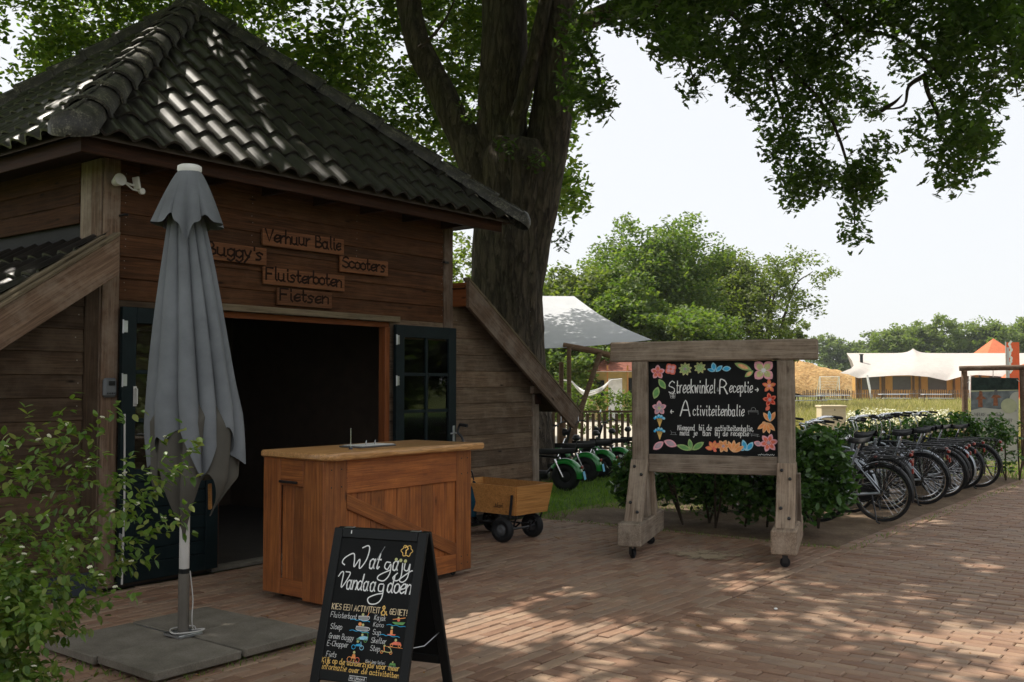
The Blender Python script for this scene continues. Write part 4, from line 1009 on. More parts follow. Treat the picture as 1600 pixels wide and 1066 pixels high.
    for a, b in ((760, 222), (820, 228), (880, 232)): g.poly([(X(a + 20 * math.cos(q)), Y(b) + 20 * kx * math.sin(q)) for q in np.linspace(0, 6.28, 13)[:-1]])
    g.build('painted_drawing', M_['olive'], fr_, S, 0)
    g = G(); ribbon(g, [(X(500), Y(262)), (X(590), Y(78))], 7 * ky); g.build('pen_stroke', M_['chalkdim'], fr_, S, 0)
    Q = M @ TR(0, .145, .0112); g = G(); ribbon(g, [(-.05, -.012), (.05, -.012), (.05, .012), (-.05, .012), (-.05, -.012)], .0022); text(g, 'Krijtbord', -.043, -.005, .012, .15, width=.086); g.build('maker_plate', W, fr_, Q, 0)
    g = G(); g.tube([M @ Vector((-.17, L - .03, .012)), M @ Vector((-.17, L - .012, .014))], .003, 6); g.build('chalk_mark', W, t)
    for a in (-1, 1): g = G(); c = base + ex * a * (Wd / 2 - .03) + Z3 * .30; g.tube([c + nf * .19, c - Z3 * .03, c - nf * .19], .003, 6); g.build('chain', M_['steel'], t)
    for a in (-.2, .2): g = G(); g.box(.05, .034, .003, frame(base + ex * a + Z3 * (H + .0035), ex, -nf), .001); g.build('hinge', M_['steel'], t)
aboard()

# ------------------------------------------------------------------ big rolling sign
def rolling_sign():
    PL = Vector((1.275, 9.84, 0)); PR = Vector((2.585, 9.395, 0)); ex = (PR - PL).normalized(); mid = (PL + PR) / 2; ey = Z3.cross(ex)
    M0 = frame(mid, ex, ey, Z3); Lh = (PR - PL).length / 2; t = thing('rolling_sign', 'heavy grey timber sign frame on casters holding a flower-painted chalkboard', 'sign', M0.copy())
    gm = M_['grey']
    def bb(name, dims, x, y, z, R=None, c=.008): return board(name, dims, gm, t, M0 @ TR(x, y, z) @ (R or Matrix.Identity(4)), c)
    up = RY(-PI / 2)
    for a in (-1, 1):
        bb('post', (1.52, .155, .155), a * Lh, 0, 1.10, up); bb('foot_beam', (1.20, .225, .215), a * Lh, 0, .238, RZ(PI / 2), .012)
        for q, (oy, sgn) in enumerate(((-1, 1), (1, -1))):
            # sloping braces from the foot up to the post, and a flat one on the outer face
            A = Vector((a * Lh, oy * .40, .335)); B = Vector((a * Lh, oy * .09, .86)); d = (B - A); M = M0 @ frame((A + B) / 2, d, (1, 0, 0)); 
            board('brace', (d.length + .06, .17, .07), gm, t, M, .006, [(M0 @ Vector((0, 0, .332)), -Z3)])
            if oy < 0:
                for k, u in enumerate((.14, .30, .78, .92)):
                    g = G(); P = A + d * u + Vector(((-.04 if k % 2 else .035), 0, 0)); nn = Vector((0, -d.z, d.y)).normalized(); nn = nn if nn.y < 0 else -nn
                    g.lathe([(0, .016), (.012, .015), (.016, .006), (.017, 0)], 8, M0 @ frame(P + nn * .037, (1, 0, 0), nn.cross(Vector((1, 0, 0))))); g.build('bolt_head', M_['blackmetal'], t)
        for s_ in (1,):
            A = Vector((a * Lh + .095, .14, .335)); B = Vector((a * Lh + .095, .02, .80)); d = B - A; board('strut', (d.length, .05, .05), gm, t, M0 @ frame((A + B) / 2, d, (1, 0, 0)), .005)
        for y in (-.44, .44):
            g = G(); M = M0 @ TR(a * Lh, y, .045) @ RZ(.5 * a + y); g.lathe([(.0, -.014), (.036, -.014), (.045, -.008), (.045, .008), (.036, .014), (0, .014)], 20, M @ RX(PI / 2)); w_ = g.build('caster', M_['rubber'], t)
            g = G(); g.box(.05, .006, .075, M @ TR(0, .024, .03), .001); g.box(.05, .006, .075, M @ TR(0, -.024, .03), .001); g.box(.09, .08, .008, M @ TR(0, 0, .09), .001); g.build('caster_fork', M_['blackmetal'], t)
    bb('top_beam', (1.97, .18, .195), 0.0, 0, 1.957, RY(-.006), .014); 
    bb('bottom_rail', (2 * Lh - .158, .11, .175), 0, 0, .865, None, .008)
    PWd, PH = 2 * Lh - .158, .905; z0 = .954
    pan = board('chalk_panel', (PWd, PH, .03), M_['chalk'], t, M0 @ TR(0, -.005, z0 + PH / 2) @ RX(PI / 2), 0)
    S = M0 @ TR(-PWd / 2, -.0215, z0) @ RX(PI / 2)
    kx, ky = PWd / 1230, PH / 905
    def X(u): return (u - 140) * kx
    def Y(v): return (1000 - v) * ky
    def w(s, u, v, h, width, mat=M_['chalkwhite'], wd=.085, slant=.04, rot=0.0, jit=.12, track=2.0):
        g = G(); text(g, s, X(u), Y(v), h * ky, wd, slant=slant, width=width * kx, rot=rot, jit=jit, track=track); g.build('lettering', mat, t, S, 0)
    w('S', 340, 410, 120, 72, wd=.075); w('treekwinkel', 415, 405, 118, 385, wd=.068, track=2.3); w('&', 806, 385, 32, 22, M_['chalkdim'], .15); w('R', 832, 412, 130, 95, wd=.08); w('eceptie', 925, 398, 100, 225, wd=.075, track=2.2); w('>', 1165, 395, 62, 38, wd=.13)
    w('<', 355, 610, 62, 38, wd=.13); w('A', 450, 628, 150, 125, wd=.07); w('ctiviteitenbalie', 575, 622, 95, 495, wd=.078, track=2.3)
    w('Niemand', 425, 765, 48, 170, wd=.11); w('bij', 632, 765, 52, 48, wd=.11); w('de', 706, 765, 50, 50, wd=.11); w('activiteitenbalie,', 785, 765, 50, 365, wd=.11)
    w('meld', 447, 815, 50, 95, wd=.11); w('je', 575, 815, 48, 45, wd=.11); w('dan', 668, 815, 48, 78, wd=.11); w('bij', 785, 815, 50, 46, wd=.11); w('de', 860, 815, 48, 50, wd=.11); w('receptie', 935, 812, 48, 172, wd=.11)
    g = G(); P = [(1185 + i * 5.2, 985 + 7 * math.sin(i * 1.9) + 3 * math.sin(i * .7)) for i in range(30)]; ribbon(g, [(X(a), Y(b)) for a, b in P], 3.2 * ky); g.build('signature', M_['chalkwhite'], t, S, 0)
    D_ = M_['chalkdim']; g = G()
    def ln(pts, wd=3.5): ribbon(g, [(X(a), Y(b)) for a, b in pts], wd * ky)
    ln([(350, 410), (358, 455), (398, 455), (404, 408), (350, 410)]); ln([(362, 425), (395, 425)]); ln([(360, 440), (396, 440)]); ln([(372, 410), (376, 452)]); ln([(386, 410), (384, 452)]); ln([(358, 405), (372, 392), (392, 400)])
    g.build('painted_basket', M_['chalkwhite'], t, S, 0); g = G()
    ln([(1100, 570), (1190, 570), (1190, 605)]); ln([(1100, 570), (1103, 605)]); ln([(1095, 580), (1190, 582)]); ln([(1125, 565), (1130, 545), (1150, 540), (1165, 548), (1168, 565)]); g.build('painted_table', D_, t, S, 0); g = G()
    ln([(350, 808), (415, 810)]); ln([(360, 788), (405, 790)]); ln([(365, 788), (362, 808)]); ln([(400, 790), (402, 808)]); ln([(352, 770), (365, 785)]); g.build('painted_bench', D_, t, S, 0); g = G()
    ln([(1118, 790), (1195, 795)]); ln([(1130, 790), (1128, 815)]); ln([(1180, 795), (1182, 818)]); ln([(1120, 803), (1200, 812)]); ln([(1105, 790), (1120, 778)]); g.build('painted_bench', D_, t, S, 0)
    # painted flowers
    def shape(layers, name='painted_flower'):
        G2 = G(); ms = []
        for k, (pts, mt) in enumerate(layers):
            if mt not in ms: ms.append(mt)
            G2.mi = ms.index(mt); G2.add([(X(a), Y(b), .0004 + .00045 * k) for a, b in pts][::-1], [tuple(range(len(pts)))])
        G2.build(name, ms, t, S, 0)
    def petal(cx, cy, ang, r0, L, wd, mat, inner=None, tip=.5, k=9):
        """a petal from radius r0, length L, width wd"""
        def ol(f):
            P = []
            for s_ in (1, -1):
                q = np.linspace(0, 1, k) if s_ > 0 else np.linspace(1, 0, k)
                for v in q[:-1]: P.append((r0 + L * (.5 + (v - .5) * f), s_ * wd * .5 * f * (math.sin(PI * v ** tip_) ** .75 if 0 < v < 1 else 0.02)))
            ca, sa = math.cos(ang), math.sin(ang); return [(cx + a * ca - b * sa, cy - (a * sa + b * ca)) for a, b in P]
        tip_ = tip + .5
        out = [(ol(1.0), mat)]
        if inner: out.append((ol(.66), inner))
        return out
    def flower(cx, cy, R, n, mat, inner, cen, a0=0.0, wd=.95, squ=1.0):
        L = []; 
        for i in range(n): L += petal(cx, cy, a0 + 2 * PI * i / n, R * .06, R * .95, R * wd * (2.3 / n) * 1.5, mat, None)
        for i in range(n):
            if inner: L += [petal(cx, cy, a0 + 2 * PI * i / n, R * .10, R * .66, R * wd * (2.3 / n) * .95, inner)[0]]
        L.append(([(cx + R * .2 * math.cos(q), cy + R * .2 * math.sin(q)) for q in np.linspace(0, 6.28, 11)[:-1]], cen)); 
        for q in np.linspace(0, 6.28, 9)[:-1]: L.append(([(cx + R * .28 * math.cos(q) + R * .045 * math.cos(e), cy + R * .28 * math.sin(q) + R * .045 * math.sin(e)) for e in (0, 1.6, 3.1, 4.7)], M_['chalkwhite']))
        shape(L)
    m = M_
    flower(232, 202, 72, 5, m['rose'], m['coral'], m['pink'], .3, 1.0); flower(361, 172, 62, 4, m['coral'], m['rose'], m['coral'], .6, 1.15)
    flower(502, 172, 66, 9, m['olive'], m['leafl'], m['lilac'], .2, 1.2); flower(645, 160, 60, 8, m['olive'], m['leafl'], m['leafl'], .5, 1.1)
    shape(petal(790, 195, 2.85, 0, 78, 34, m['sky'], m['blue']) + petal(785, 195, 1.75, 0, 88, 50, m['sky'], m['blue']) + petal(795, 200, .75, 0, 88, 42, m['sky'], m['blue']))
    shape(petal(855, 175, .1, 0, 88, 52, m['sky'], m['blue'])); shape(petal(1135, 185, 2.75, 0, 175, 58, m['leafl'], m['peach'])); shape(petal(1150, 190, -2.5, 0, 100, 46, m['leafl'], m['peach']))
    flower(1245, 188, 112, 4, m['rose'], m['olive'], m['chalkwhite'], PI / 4, .92)
    flower(1295, 335, 66, 5, m['coral'], m['orangep'], m['rose'], PI / 2, .8); flower(1300, 465, 66, 5, m['coral'], m['redp'], m['lilac'], PI / 2 + .2, .85); shape(petal(1262, 568, .9, 0, 56, 36, m['coral'], None))
    shape(petal(1300, 672, 2.2, 0, 105, 44, m['peach'], m['orangep']) + petal(1300, 672, 1.1, 0, 105, 44, m['peach'], m['orangep']) + petal(1300, 668, 1.65, 0, 100, 34, m['sky'], m['blue']))
    shape(sum([petal(1270, 680, a, 0, 108, 40, m['peach'], m['orangep']) for a in (-2.5, -1.9, -1.35, -.8)], []) + petal(1270, 690, 2.9, 0, 45, 26, m['peach'], None)); shape(petal(1295, 680, -.8, 0, 60, 8, m['peach'], None))
    flower(1285, 872, 88, 6, m['rose'], m['coral'], m['lilac'], .2, 1.0); shape(petal(1225, 895, 2.8, 0, 82, 50, m['rose'], m['lilac']))
    shape(petal(1060, 948, 2.6, 0, 60, 40, m['sky'], m['blue']) + petal(1075, 952, 1.85, 0, 110, 50, m['sky'], m['blue']) + petal(1080, 952, .95, 0, 105, 50, m['sky'], m['blue']))
    shape(sum([petal(955, 968, a, 0, 118, 44, m['peach'], m['orangep']) for a in (2.0, 1.5, 1.0, .55)], [])); flower(862, 912, 64, 6, m['peach'], m['orangep'], m['lilac'], .1, 1.05)
    shape(sum([petal(770, 940, a, 0, 82, 42, m['coral'], m['orangep']) for a in (3.0, 2.1, 1.4, .8)], []) + petal(765, 942, -.6, 0, 40, 30, m['coral'], None))
    shape(petal(560, 955, 2.85, 0, 155, 52, m['leafl'], m['leafp']) + petal(555, 955, 1.75, 0, 110, 46, m['leafl'], m['leafp']) + petal(562, 955, .6, 0, 140, 58, m['leafl'], m['leafp']))
    shape(petal(285, 880, -2.5, 0, 130, 66, m['rose'], m['lilac']) + petal(288, 872, -.35, 0, 135, 70, m['rose'], m['lilac']))
    shape(petal(240, 270, -.95, 0, 118, 58, m['leafl'], m['leafp'])); shape(petal(235, 345, -1.9, 0, 125, 66, m['leafl'], m['leafp']))
    flower(245, 552, 72, 5, m['rose'], m['lilac'], m['olive'], .35, 1.0)
    for cy in (665, 790):
        L = []
        for k in range(6): q = -.35 + k * .14; L.append(([(245, cy + 70), (218 + 11 * k, cy - 12), (224 + 11 * k, cy - 12), (250, cy + 70)], m['yellowink']))
        for k in range(8): L.append(([(200 + 13 * k + 13 * math.cos(q), cy - 12 - 14 * math.sin(k * .45) * (1 + k % 2) + 13 * math.sin(q)) for q in np.linspace(0, 6.28, 9)[:-1]], m['sky'] if k % 2 else m['blue']))
        shape(L)
rolling_sign()

# ------------------------------------------------------------------ beach wagon
def wagon(base, dx, dy, label, scale=1.0):
    """base: near corner wheel on the ground; dx: along the rear end, dy: along its length"""
    M0 = frame(base, dx, dy, Z3); t = thing('beach_wagon', label, 'wagon', M0.copy()); Wx, Ly = .50, .86; zb, zt = .285, .585
    ply = M_['ply']
    def side(p0, p1, q0, q1, name='side_panel'):      # bottom edge p0-p1, top edge q0-q1
        p0, p1, q0, q1 = map(Vector, (p0, p1, q0, q1)); n = (p1 - p0).cross(q0 - p0).normalized() * .012
        G().add([p0, p1, q1, q0, p0 + n, p1 + n, q1 + n, q0 + n], [(3, 2, 1, 0), (4, 5, 6, 7), (0, 1, 5, 4), (1, 2, 6, 5), (2, 3, 7, 6), (3, 0, 4, 7)], M0).build(name, ply, t, (M0,), 0)
    f = .05
    B = [(-.01, -.08, zb), (Wx - .01, -.08, zb), (Wx - .01, Ly - .03, zb), (-.01, Ly - .03, zb)]; T = [(-.05, -.13, zt), (Wx + .03, -.13, zt), (Wx + .03, Ly + .02, zt), (-.05, Ly + .02, zt)]
    for i in range(4): side(B[i], B[(i + 1) % 4], T[i], T[(i + 1) % 4])
    G().add([(*p[:2], p[2] + .02) for p in B], [(0, 1, 2, 3)], M0).build('floor_panel', ply, t, (M0,), 0)
    # hand hole, bracket, corner strap, lettering on the rear end
    nrm = Vector((0, -(zt - zb), -.05)).normalized()
    def E(x, z, d=.0): return Vector((x, -.08 - .05 * (z - zb) / (zt - zb), z)) + nrm * (.0135 + d)
    fr = M0 @ frame(E(.30, .50, .001), (1, 0, 0), (Vector(E(.3, .6)) - Vector(E(.3, .4))))
    G().poly([(.075 * math.cos(a) if abs(math.cos(a)) > .3 else .075 * math.cos(a), .022 * math.sin(a)) for a in np.linspace(0, 6.28, 17)[:-1]], 0, fr).build('hand_hole', M_['frame'], t, smooth=0)
    G().box(.13, .045, .02, M0 @ TR(.27, -.10, zb + .04) @ RX(.17), .006).build('latch_plate', M_['rubber'], t)
    g = G(); g.tube([E(-.0, zb - .03, .012), E(-.015, .50, .014)], .014, 8, M0); g.build('corner_strap', M_['rubber'], t)
    sd = M0 @ frame((-.034 + .016 - .022, .02, zb + .075), (0, -1, 0), (-.10, 0, .3)); 
    n2 = Vector((-(zt - zb), 0, -.04)).normalized()
    g = G(); fr2 = M0 @ frame(Vector((-.01 - .04 * .3, .14, zb + .09)) + n2 * .0145, (0, -1, 0), (-.04, 0, .30)); text(g, 'Joluvi', -.06, -.02, .045, .13, slant=.25, width=.13); g.build('lettering', M_['blackmetal'], t, fr2, 0)
    # chassis, wheels, pull handle
    g = G(); g.tube([(0.02, .0, .135), (Wx - .03, .0, .135)], .012, 6, M0); g.tube([(0.02, .60, .135), (Wx - .03, .60, .135)], .012, 6, M0)
    for x in (.12, .36): g.tube([(x, -.04, .20), (x, .02, .15), (x, .58, .15), (x, .70, .22)], .011, 6, M0)
    for x in (.04, Wx - .06): g.tube([(x, -.06, .275), (x, .0, .14)], .011, 6, M0); g.tube([(x, .66, .275), (x, .60, .14)], .011, 6, M0)
    g.tube([(.24, -.07, .20), (.24, -.07, .13), (.24, -.04, .11)], .013, 6, M0)
    g.build('chassis', M_['blackmetal'], t, (M0,))
    for (x, y, a) in ((0, 0, .12), (Wx - .02, 0, .1), (-.02, .60, -.05), (Wx, .60, -.05)):
        wl = link(bpy.data.objects.new('wheel', None), t, M0 @ TR(x, y, .132) @ RZ(a)); Wm = WM[wl.name] @ RZ(PI / 2)
        g = G(); g.torus(.092, .040, 28, 10, Wm, 1.15); g.build('tyre', M_['rubber'], wl)
        g = G(); g.lathe([(0, .03), (.03, .035), (.05, .018), (.07, .02), (.07, -.02), (.05, -.018), (.03, -.035), (0, -.03)], 20, Wm @ RX(PI / 2)); g.build('rim', M_['greyplastic'], wl)
    g = G(); g.tube(crom([(.22, .68, .17), (.20, .80, .22), (.18, .84, .50), (.18, .85, .90), (.17, .84, .98), (.17, .87, 1.05), (.15, .91, 1.10), (.16, .90, 1.16), (.16, .88, 1.185), (.16, .79, 1.18)], 4), .0135, 8, M0); g.tube([(.16, .885, 1.185), (.16, .775, 1.175)], .019, 8, M0); g.box(.045, .04, .05, M0 @ TR(.18, .845, .62)); g.build('pull_handle', M_['blackmetal'], t, (M0,))
    return t
WB = ground(797, 848)
wagon(WB, D3, Vector((-.70, .71, 0)), 'varnished plywood beach wagon with black wheels parked beside the counter')
wagon(bw(1.34, -1.15), D3, -N3, 'plywood beach wagon in the dark inside the barn doorway')
M = frame(WB + Vector((-.44, .36, 0)), D3, -N3, Z3); t = thing('blue_bag', 'crumpled blue cloth bag hanging between the counter and the wagon', 'bag', M.copy())
def bagf(u, v): a = 2 * PI * u; r = (.06 + .035 * math.sin(PI * v)) * (1 + .22 * math.sin(5 * a + 7 * v) + .1 * math.sin(11 * a - 9 * v)); return (r * math.cos(a) * .9, r * math.sin(a), .22 + .36 * v - .02 * math.sin(3 * a) * v)
G().grid(bagf, 30, 12, M, wrap=True).build('pouch', M_['bluecloth'], t, (M,), 80); g = G(); g.tube(crom([(.08, 0, .6), (.04, 0, .70), (-.04, 0, .70), (-.08, 0, .6)], 4), .008, 6, M); g.build('strap', M_['blackmetal'], t, (M,))

# ------------------------------------------------------------------ bicycles
def arc(cx, cz, r, a0, a1, n=16): return [(cx + r * math.cos(math.radians(a0 + (a1 - a0) * i / n)), 0, cz + r * math.sin(math.radians(a0 + (a1 - a0) * i / n))) for i in range(n + 1)]
def bicycle(label, framemat, guard, step=True, basket=False):
    t = thing('bicycle', label, 'bicycle', Matrix.Identity(4), 'bicycles parked against the hedge'); WR = .345
    for cx in (0, 1.12):
        wl = link(bpy.data.objects.new('wheel', None), t, TR(cx, 0, WR)); Wm = TR(cx, 0, WR)
        G().torus(WR - .018, .018, 48, 8, Wm).build('tyre', M_['rubber'], wl)
        g = G(); g.torus(WR - .046, .013, 44, 6, Wm, .9); g.build('rim', M_['chrome'], wl)
        g = G()
        for k in range(28):
            a = 2 * PI * k / 28; b = a + (.75 if k % 2 else -.75); y = .022 if (k // 2) % 2 else -.022
            g.tube([(.022 * math.cos(b), y, .022 * math.sin(b)), ((WR - .05) * math.cos(a), 0, (WR - .05) * math.sin(a))], .0016, 3, Wm, False)
        tag(g.build('spokes', M_['chrome'], wl), kind='stuff')
        G().tube([(0, -.045, 0), (0, .045, 0)], .022 if cx else .034, 12, Wm).build('hub', M_['chrome'], wl)
    fm = framemat; g = G(); BBk = (.47, 0, .29); ST = (.31, 0, .76)
    g.tube([BBk, ST, (.27, 0, .86)], .017, 10)
    if step: g.tube(crom([(.945, 0, .66), (.80, 0, .46), (.62, 0, .32), BBk], 5), .021, 10); g.tube(crom([(.935, 0, .72), (.76, 0, .54), (.56, 0, .44), (.415, 0, .44)], 5), .015, 10)
    else: g.tube([(.95, 0, .66), BBk], .021, 10); g.tube([(.93, 0, .76), (.315, 0, .74)], .016, 10)
    for y in (-.05, .05): g.tube([(0, y, WR), (.2, y, .32), (.45, y * .8, .29)], .010, 8); g.tube([(0, y, WR), (.31, y * .5, .72)], .008, 8)
    g.tube([(.96, 0, .62), (.915, 0, .82)], .023, 10); g.build('frame', fm, t)
    g = G()
    for y in (-.05, .05): g.tube(crom([(.955, y * .9, .64), (.99, y, .52), (1.12, y, WR)], 4), .013, 8)
    g.tube([(.958, -.05, .64), (.958, .05, .64)], .016, 8); g.build('fork', guard, t)
    hb = link(bpy.data.objects.new('handlebar', None), t, TR(.87, 0, 1.04))
    g = G(); g.tube([(.915, 0, .82), (.885, 0, 1.0), (.93, 0, 1.13)], .014, 8); g.tube(crom([(.66, .29, 1.09), (.78, .30, 1.10), (.90, .22, 1.10), (.93, .08, 1.06), (.93, -.08, 1.06), (.90, -.22, 1.10), (.78, -.30, 1.10), (.66, -.29, 1.09)], 4), .011, 8, TR(0, 0, .06)); g.build('bar', M_['chrome'] if not basket else M_['blackmetal'], hb)
    for y in (-1, 1):
        G().tube([(.645, y * .288, 1.088), (.775, y * .300, 1.10)], .0165, 8, TR(0, 0, .06)).build('grip', M_['rubber'], hb); g = G(); g.tube([(.80, y * .28, 1.085), (.70, y * .30, 1.045), (.67, y * .30, 1.04)], .005, 5, TR(0, 0, .06)); g.build('brake_lever', M_['chrome'], hb)
    g = G(); g.lathe([(0, .028), (.02, .024), (.027, .01), (.027, 0)], 12, TR(.80, .24, 1.17)); g.build('bell', M_['chrome'], hb)
    g = G(); g.tube(crom([(.80, .2, 1.09), (.98, .12, 1.13), (1.0, .03, .95), (.94, .02, .72)], 4), .004, 4); g.tube(crom([(.80, -.2, 1.09), (.99, -.1, 1.10), (.99, -.03, .9), (.95, -.02, .7)], 4), .004, 4); g.build('cables', M_['rubber'], t)
    g = G(); g.tube([(.27, 0, .86), (.245, 0, .93)], .013, 8); g.build('seat_post', M_['chrome'], t)
    def sad(u, v):
        x = -.13 + .27 * u; w = (.105 * (1 - u) ** .8 + .028) * (1 - .35 * max(0, .12 - u) / .12) ; a = PI * (v - .5) * 1.15
        return (.235 + x, w * math.sin(a), .945 + .05 * math.cos(a) - .012 * math.sin(PI * u) + .018 * (1 - u) ** 2)
    G().grid(sad, 12, 12).build('saddle', M_['rubber'], t, None, 80)
    g = G()
    for y in (-.03, .03): g.lathe([(.014, 0), (.016, .01), (.014, .02), (.016, .03), (.014, .04), (.016, .05)], 8, TR(.17, y, .90))
    g.build('saddle_springs', M_['chrome'], t)
    def guard_g(cx, a0, a1, w=.028):
        g = G(); P = arc(cx, WR, WR + .022, a0, a1, 22); vs = []; fs = []
        for i, p in enumerate(P):
            rad = Vector((p[0] - cx, 0, p[2] - WR)).normalized()
            for (yy, d) in ((-w, -.014), (-w * .7, 0), (0, .006), (w * .7, 0), (w, -.014)): vs.append(Vector(p) + rad * d + Vector((0, yy, 0)))
        for i in range(len(P) - 1):
            for j in range(4): fs.append((i * 5 + j, i * 5 + j + 1, i * 5 + j + 6, i * 5 + j + 5))
        g.add(vs, fs)
        for y in (-w, w): g.tube([P[2 if cx == 0 else 2], (cx, y * 1.6, WR)], .003, 4)
        g.build('mudguard', guard, t, None, 60)
    guard_g(0, 195, 30); guard_g(1.12, 135, -20) if False else guard_g(1.12, -10, 125)
    g = G()
    for y in (-.07, .07): g.tube([(-.33, y, .76), (.28, y, .76)], .006, 6); g.tube([(-.20, y, .76), (0, y * .85, WR)], .006, 5); g.tube([(.0, y, .76), (0, y * .85, WR)], .005, 5); g.tube([(-.33, y, .76), (-.20, y * .95, .60), (0, y * .85, WR + .02)], .005, 5)
    for x in (-.33, -.18, 0, .15, .28): g.tube([(x, -.07, .76), (x, .07, .76)], .005, 5)
    g.tube([(-.28, -.02, .785), (.2, -.02, .79)], .005, 5); g.tube([(-.28, .02, .785), (.2, .02, .79)], .005, 5); g.build('luggage_rack', M_['blackmetal'] if not basket else M_['chrome'], t)
    g = G(); g.box(.03, .075, .035, TR(-.35, 0, .735), .006); g.build('rear_light', M_['red'], t); g = G(); g.box(.02, .04, .06, TR(-.36, 0, .62), .004); g.build('reflector', M_['red'], t)
    g = G(); g.lathe([(0, .03), (.02, .028), (.034, .0), (.0, -.03)], 12, TR(1.0, 0, .86) @ RY(PI / 2)); g.build('headlight', M_['chrome'], t)
    # chain case, crank, pedals
    g = G(); pr = [(-.07, .06), (.0, .095), (.40, .115), (.52, .10), (.575, 0), (.52, -.10), (.40, -.115), (0, -.075), (-.07, -.04)]; g.prism([(a, b) for a, b in pr], .055, .075, TR(0, 0, .335) @ RX(PI / 2) ) if False else g.add([(a, y, .33 + b - .04 * max(0, a) / .5) for y in (-.072, -.052) for a, b in pr], [tuple(range(9)), tuple(reversed(range(9, 18)))] + [(i, 9 + i, 9 + (i + 1) % 9, (i + 1) % 9) for i in range(9)])
    g.build('chain_case', M_['rubber'], t)
    g = G(); g.tube([(.47, -.09, .29), (.60, -.09, .18)], .009, 6); g.tube([(.47, .09, .29), (.34, .09, .40)], .009, 6); g.tube([(.47, -.09, .29), (.47, .09, .29)], .014, 8); g.build('crank', M_['chrome'], t)
    for y, x, z in ((-.14, .60, .18), (.14, .34, .40)): G().box(.09, .075, .02, TR(x, y, z), .005).build('pedal', M_['rubber'], t)
    g = G(); g.tube([(.10, .05, .32), (.02, .16, .02)], .009, 6); g.tube([(.02, .16, .02), (-.02, .18, .012)], .010, 6); g.build('kickstand', M_['blackmetal'], t)
    g = G(); g.torus(.045, .010, 18, 6, TR(.10, .03, .62)); g.build('frame_lock', M_['blackmetal'], t)
    if basket:
        g = G()
        for k in range(5): z = .80 + .05 * k; s_ = .14 + .008 * k; g.tube([(1.10 - s_, -s_, z), (1.10 + s_, -s_, z), (1.10 + s_, s_, z), (1.10 - s_, s_, z), (1.10 - s_, -s_, z)], .003, 4)
        g.build('front_basket', M_['blackmetal'], t)
    return t
silver = plain('silver_frame_paint', (.42, .45, .50), .28, .5, .6); darkblue = plain('dark_frame_paint', (.012, .016, .022), .25, .6)
protos = [bicycle('b', silver, M_['blackmetal']), bicycle('b', darkblue, M_['blackmetal'], False), bicycle('b', darkblue, silver, True)]
bl = [(7.87, 3.62, 0, 'silver bicycle with black carrier, first of the row beside the hedge', .02, 0), (8.45, 3.02, 2, 'dark step-through bicycle mostly hidden behind the first silver bicycle', .05, 0),
      (7.42, 3.02, 2, 'dark bicycle mostly hidden by the laurel bush next to the rolling sign', .04, 0), (9.5, 3.16, 0, 'silver bicycle standing back in the row, just before the middle one', .06, 0), (12.35, 3.42, 0, 'silver bicycle squeezed in before the last black one', -.04, 1),
      (9.05, 3.30, 1, 'black bicycle pushed deep into the row behind the first silver one', -.05, 0), (9.92, 3.52, 0, 'silver bicycle whose wheel stands forward in the middle of the row', .03, 1),
      (10.45, 3.36, 2, 'dark bicycle with silver mudguards just behind the middle silver one', -.02, 1), (10.98, 3.50, 0, 'silver bicycle in the middle, third wheel standing forward', .0, 1),
      (11.45, 3.42, 1, 'black bicycle third from the far end of the row', .04, 1), (11.95, 3.38, 2, 'dark bicycle with silver mudguards, second from the far end', -.03, 1), (12.75, 3.58, 1, 'black bicycle at the far end of the row beside the banner hedge', .0, 1)]
used = set()
for s, w, k, lb, yaw, _ in bl:
    M = frame(bw(s, w) - N3 * (-.0), -N3, Z3.cross(-N3), Z3) @ RZ(yaw) @ RX(rnd.uniform(-.09, -.03)) @ TR(0, 0, -.005)
    if k not in used: used.add(k); protos[k].matrix_basis = M; WM[protos[k].name] = M.copy(); protos[k]['label'] = lb
    else: dup(protos[k], M, lb)

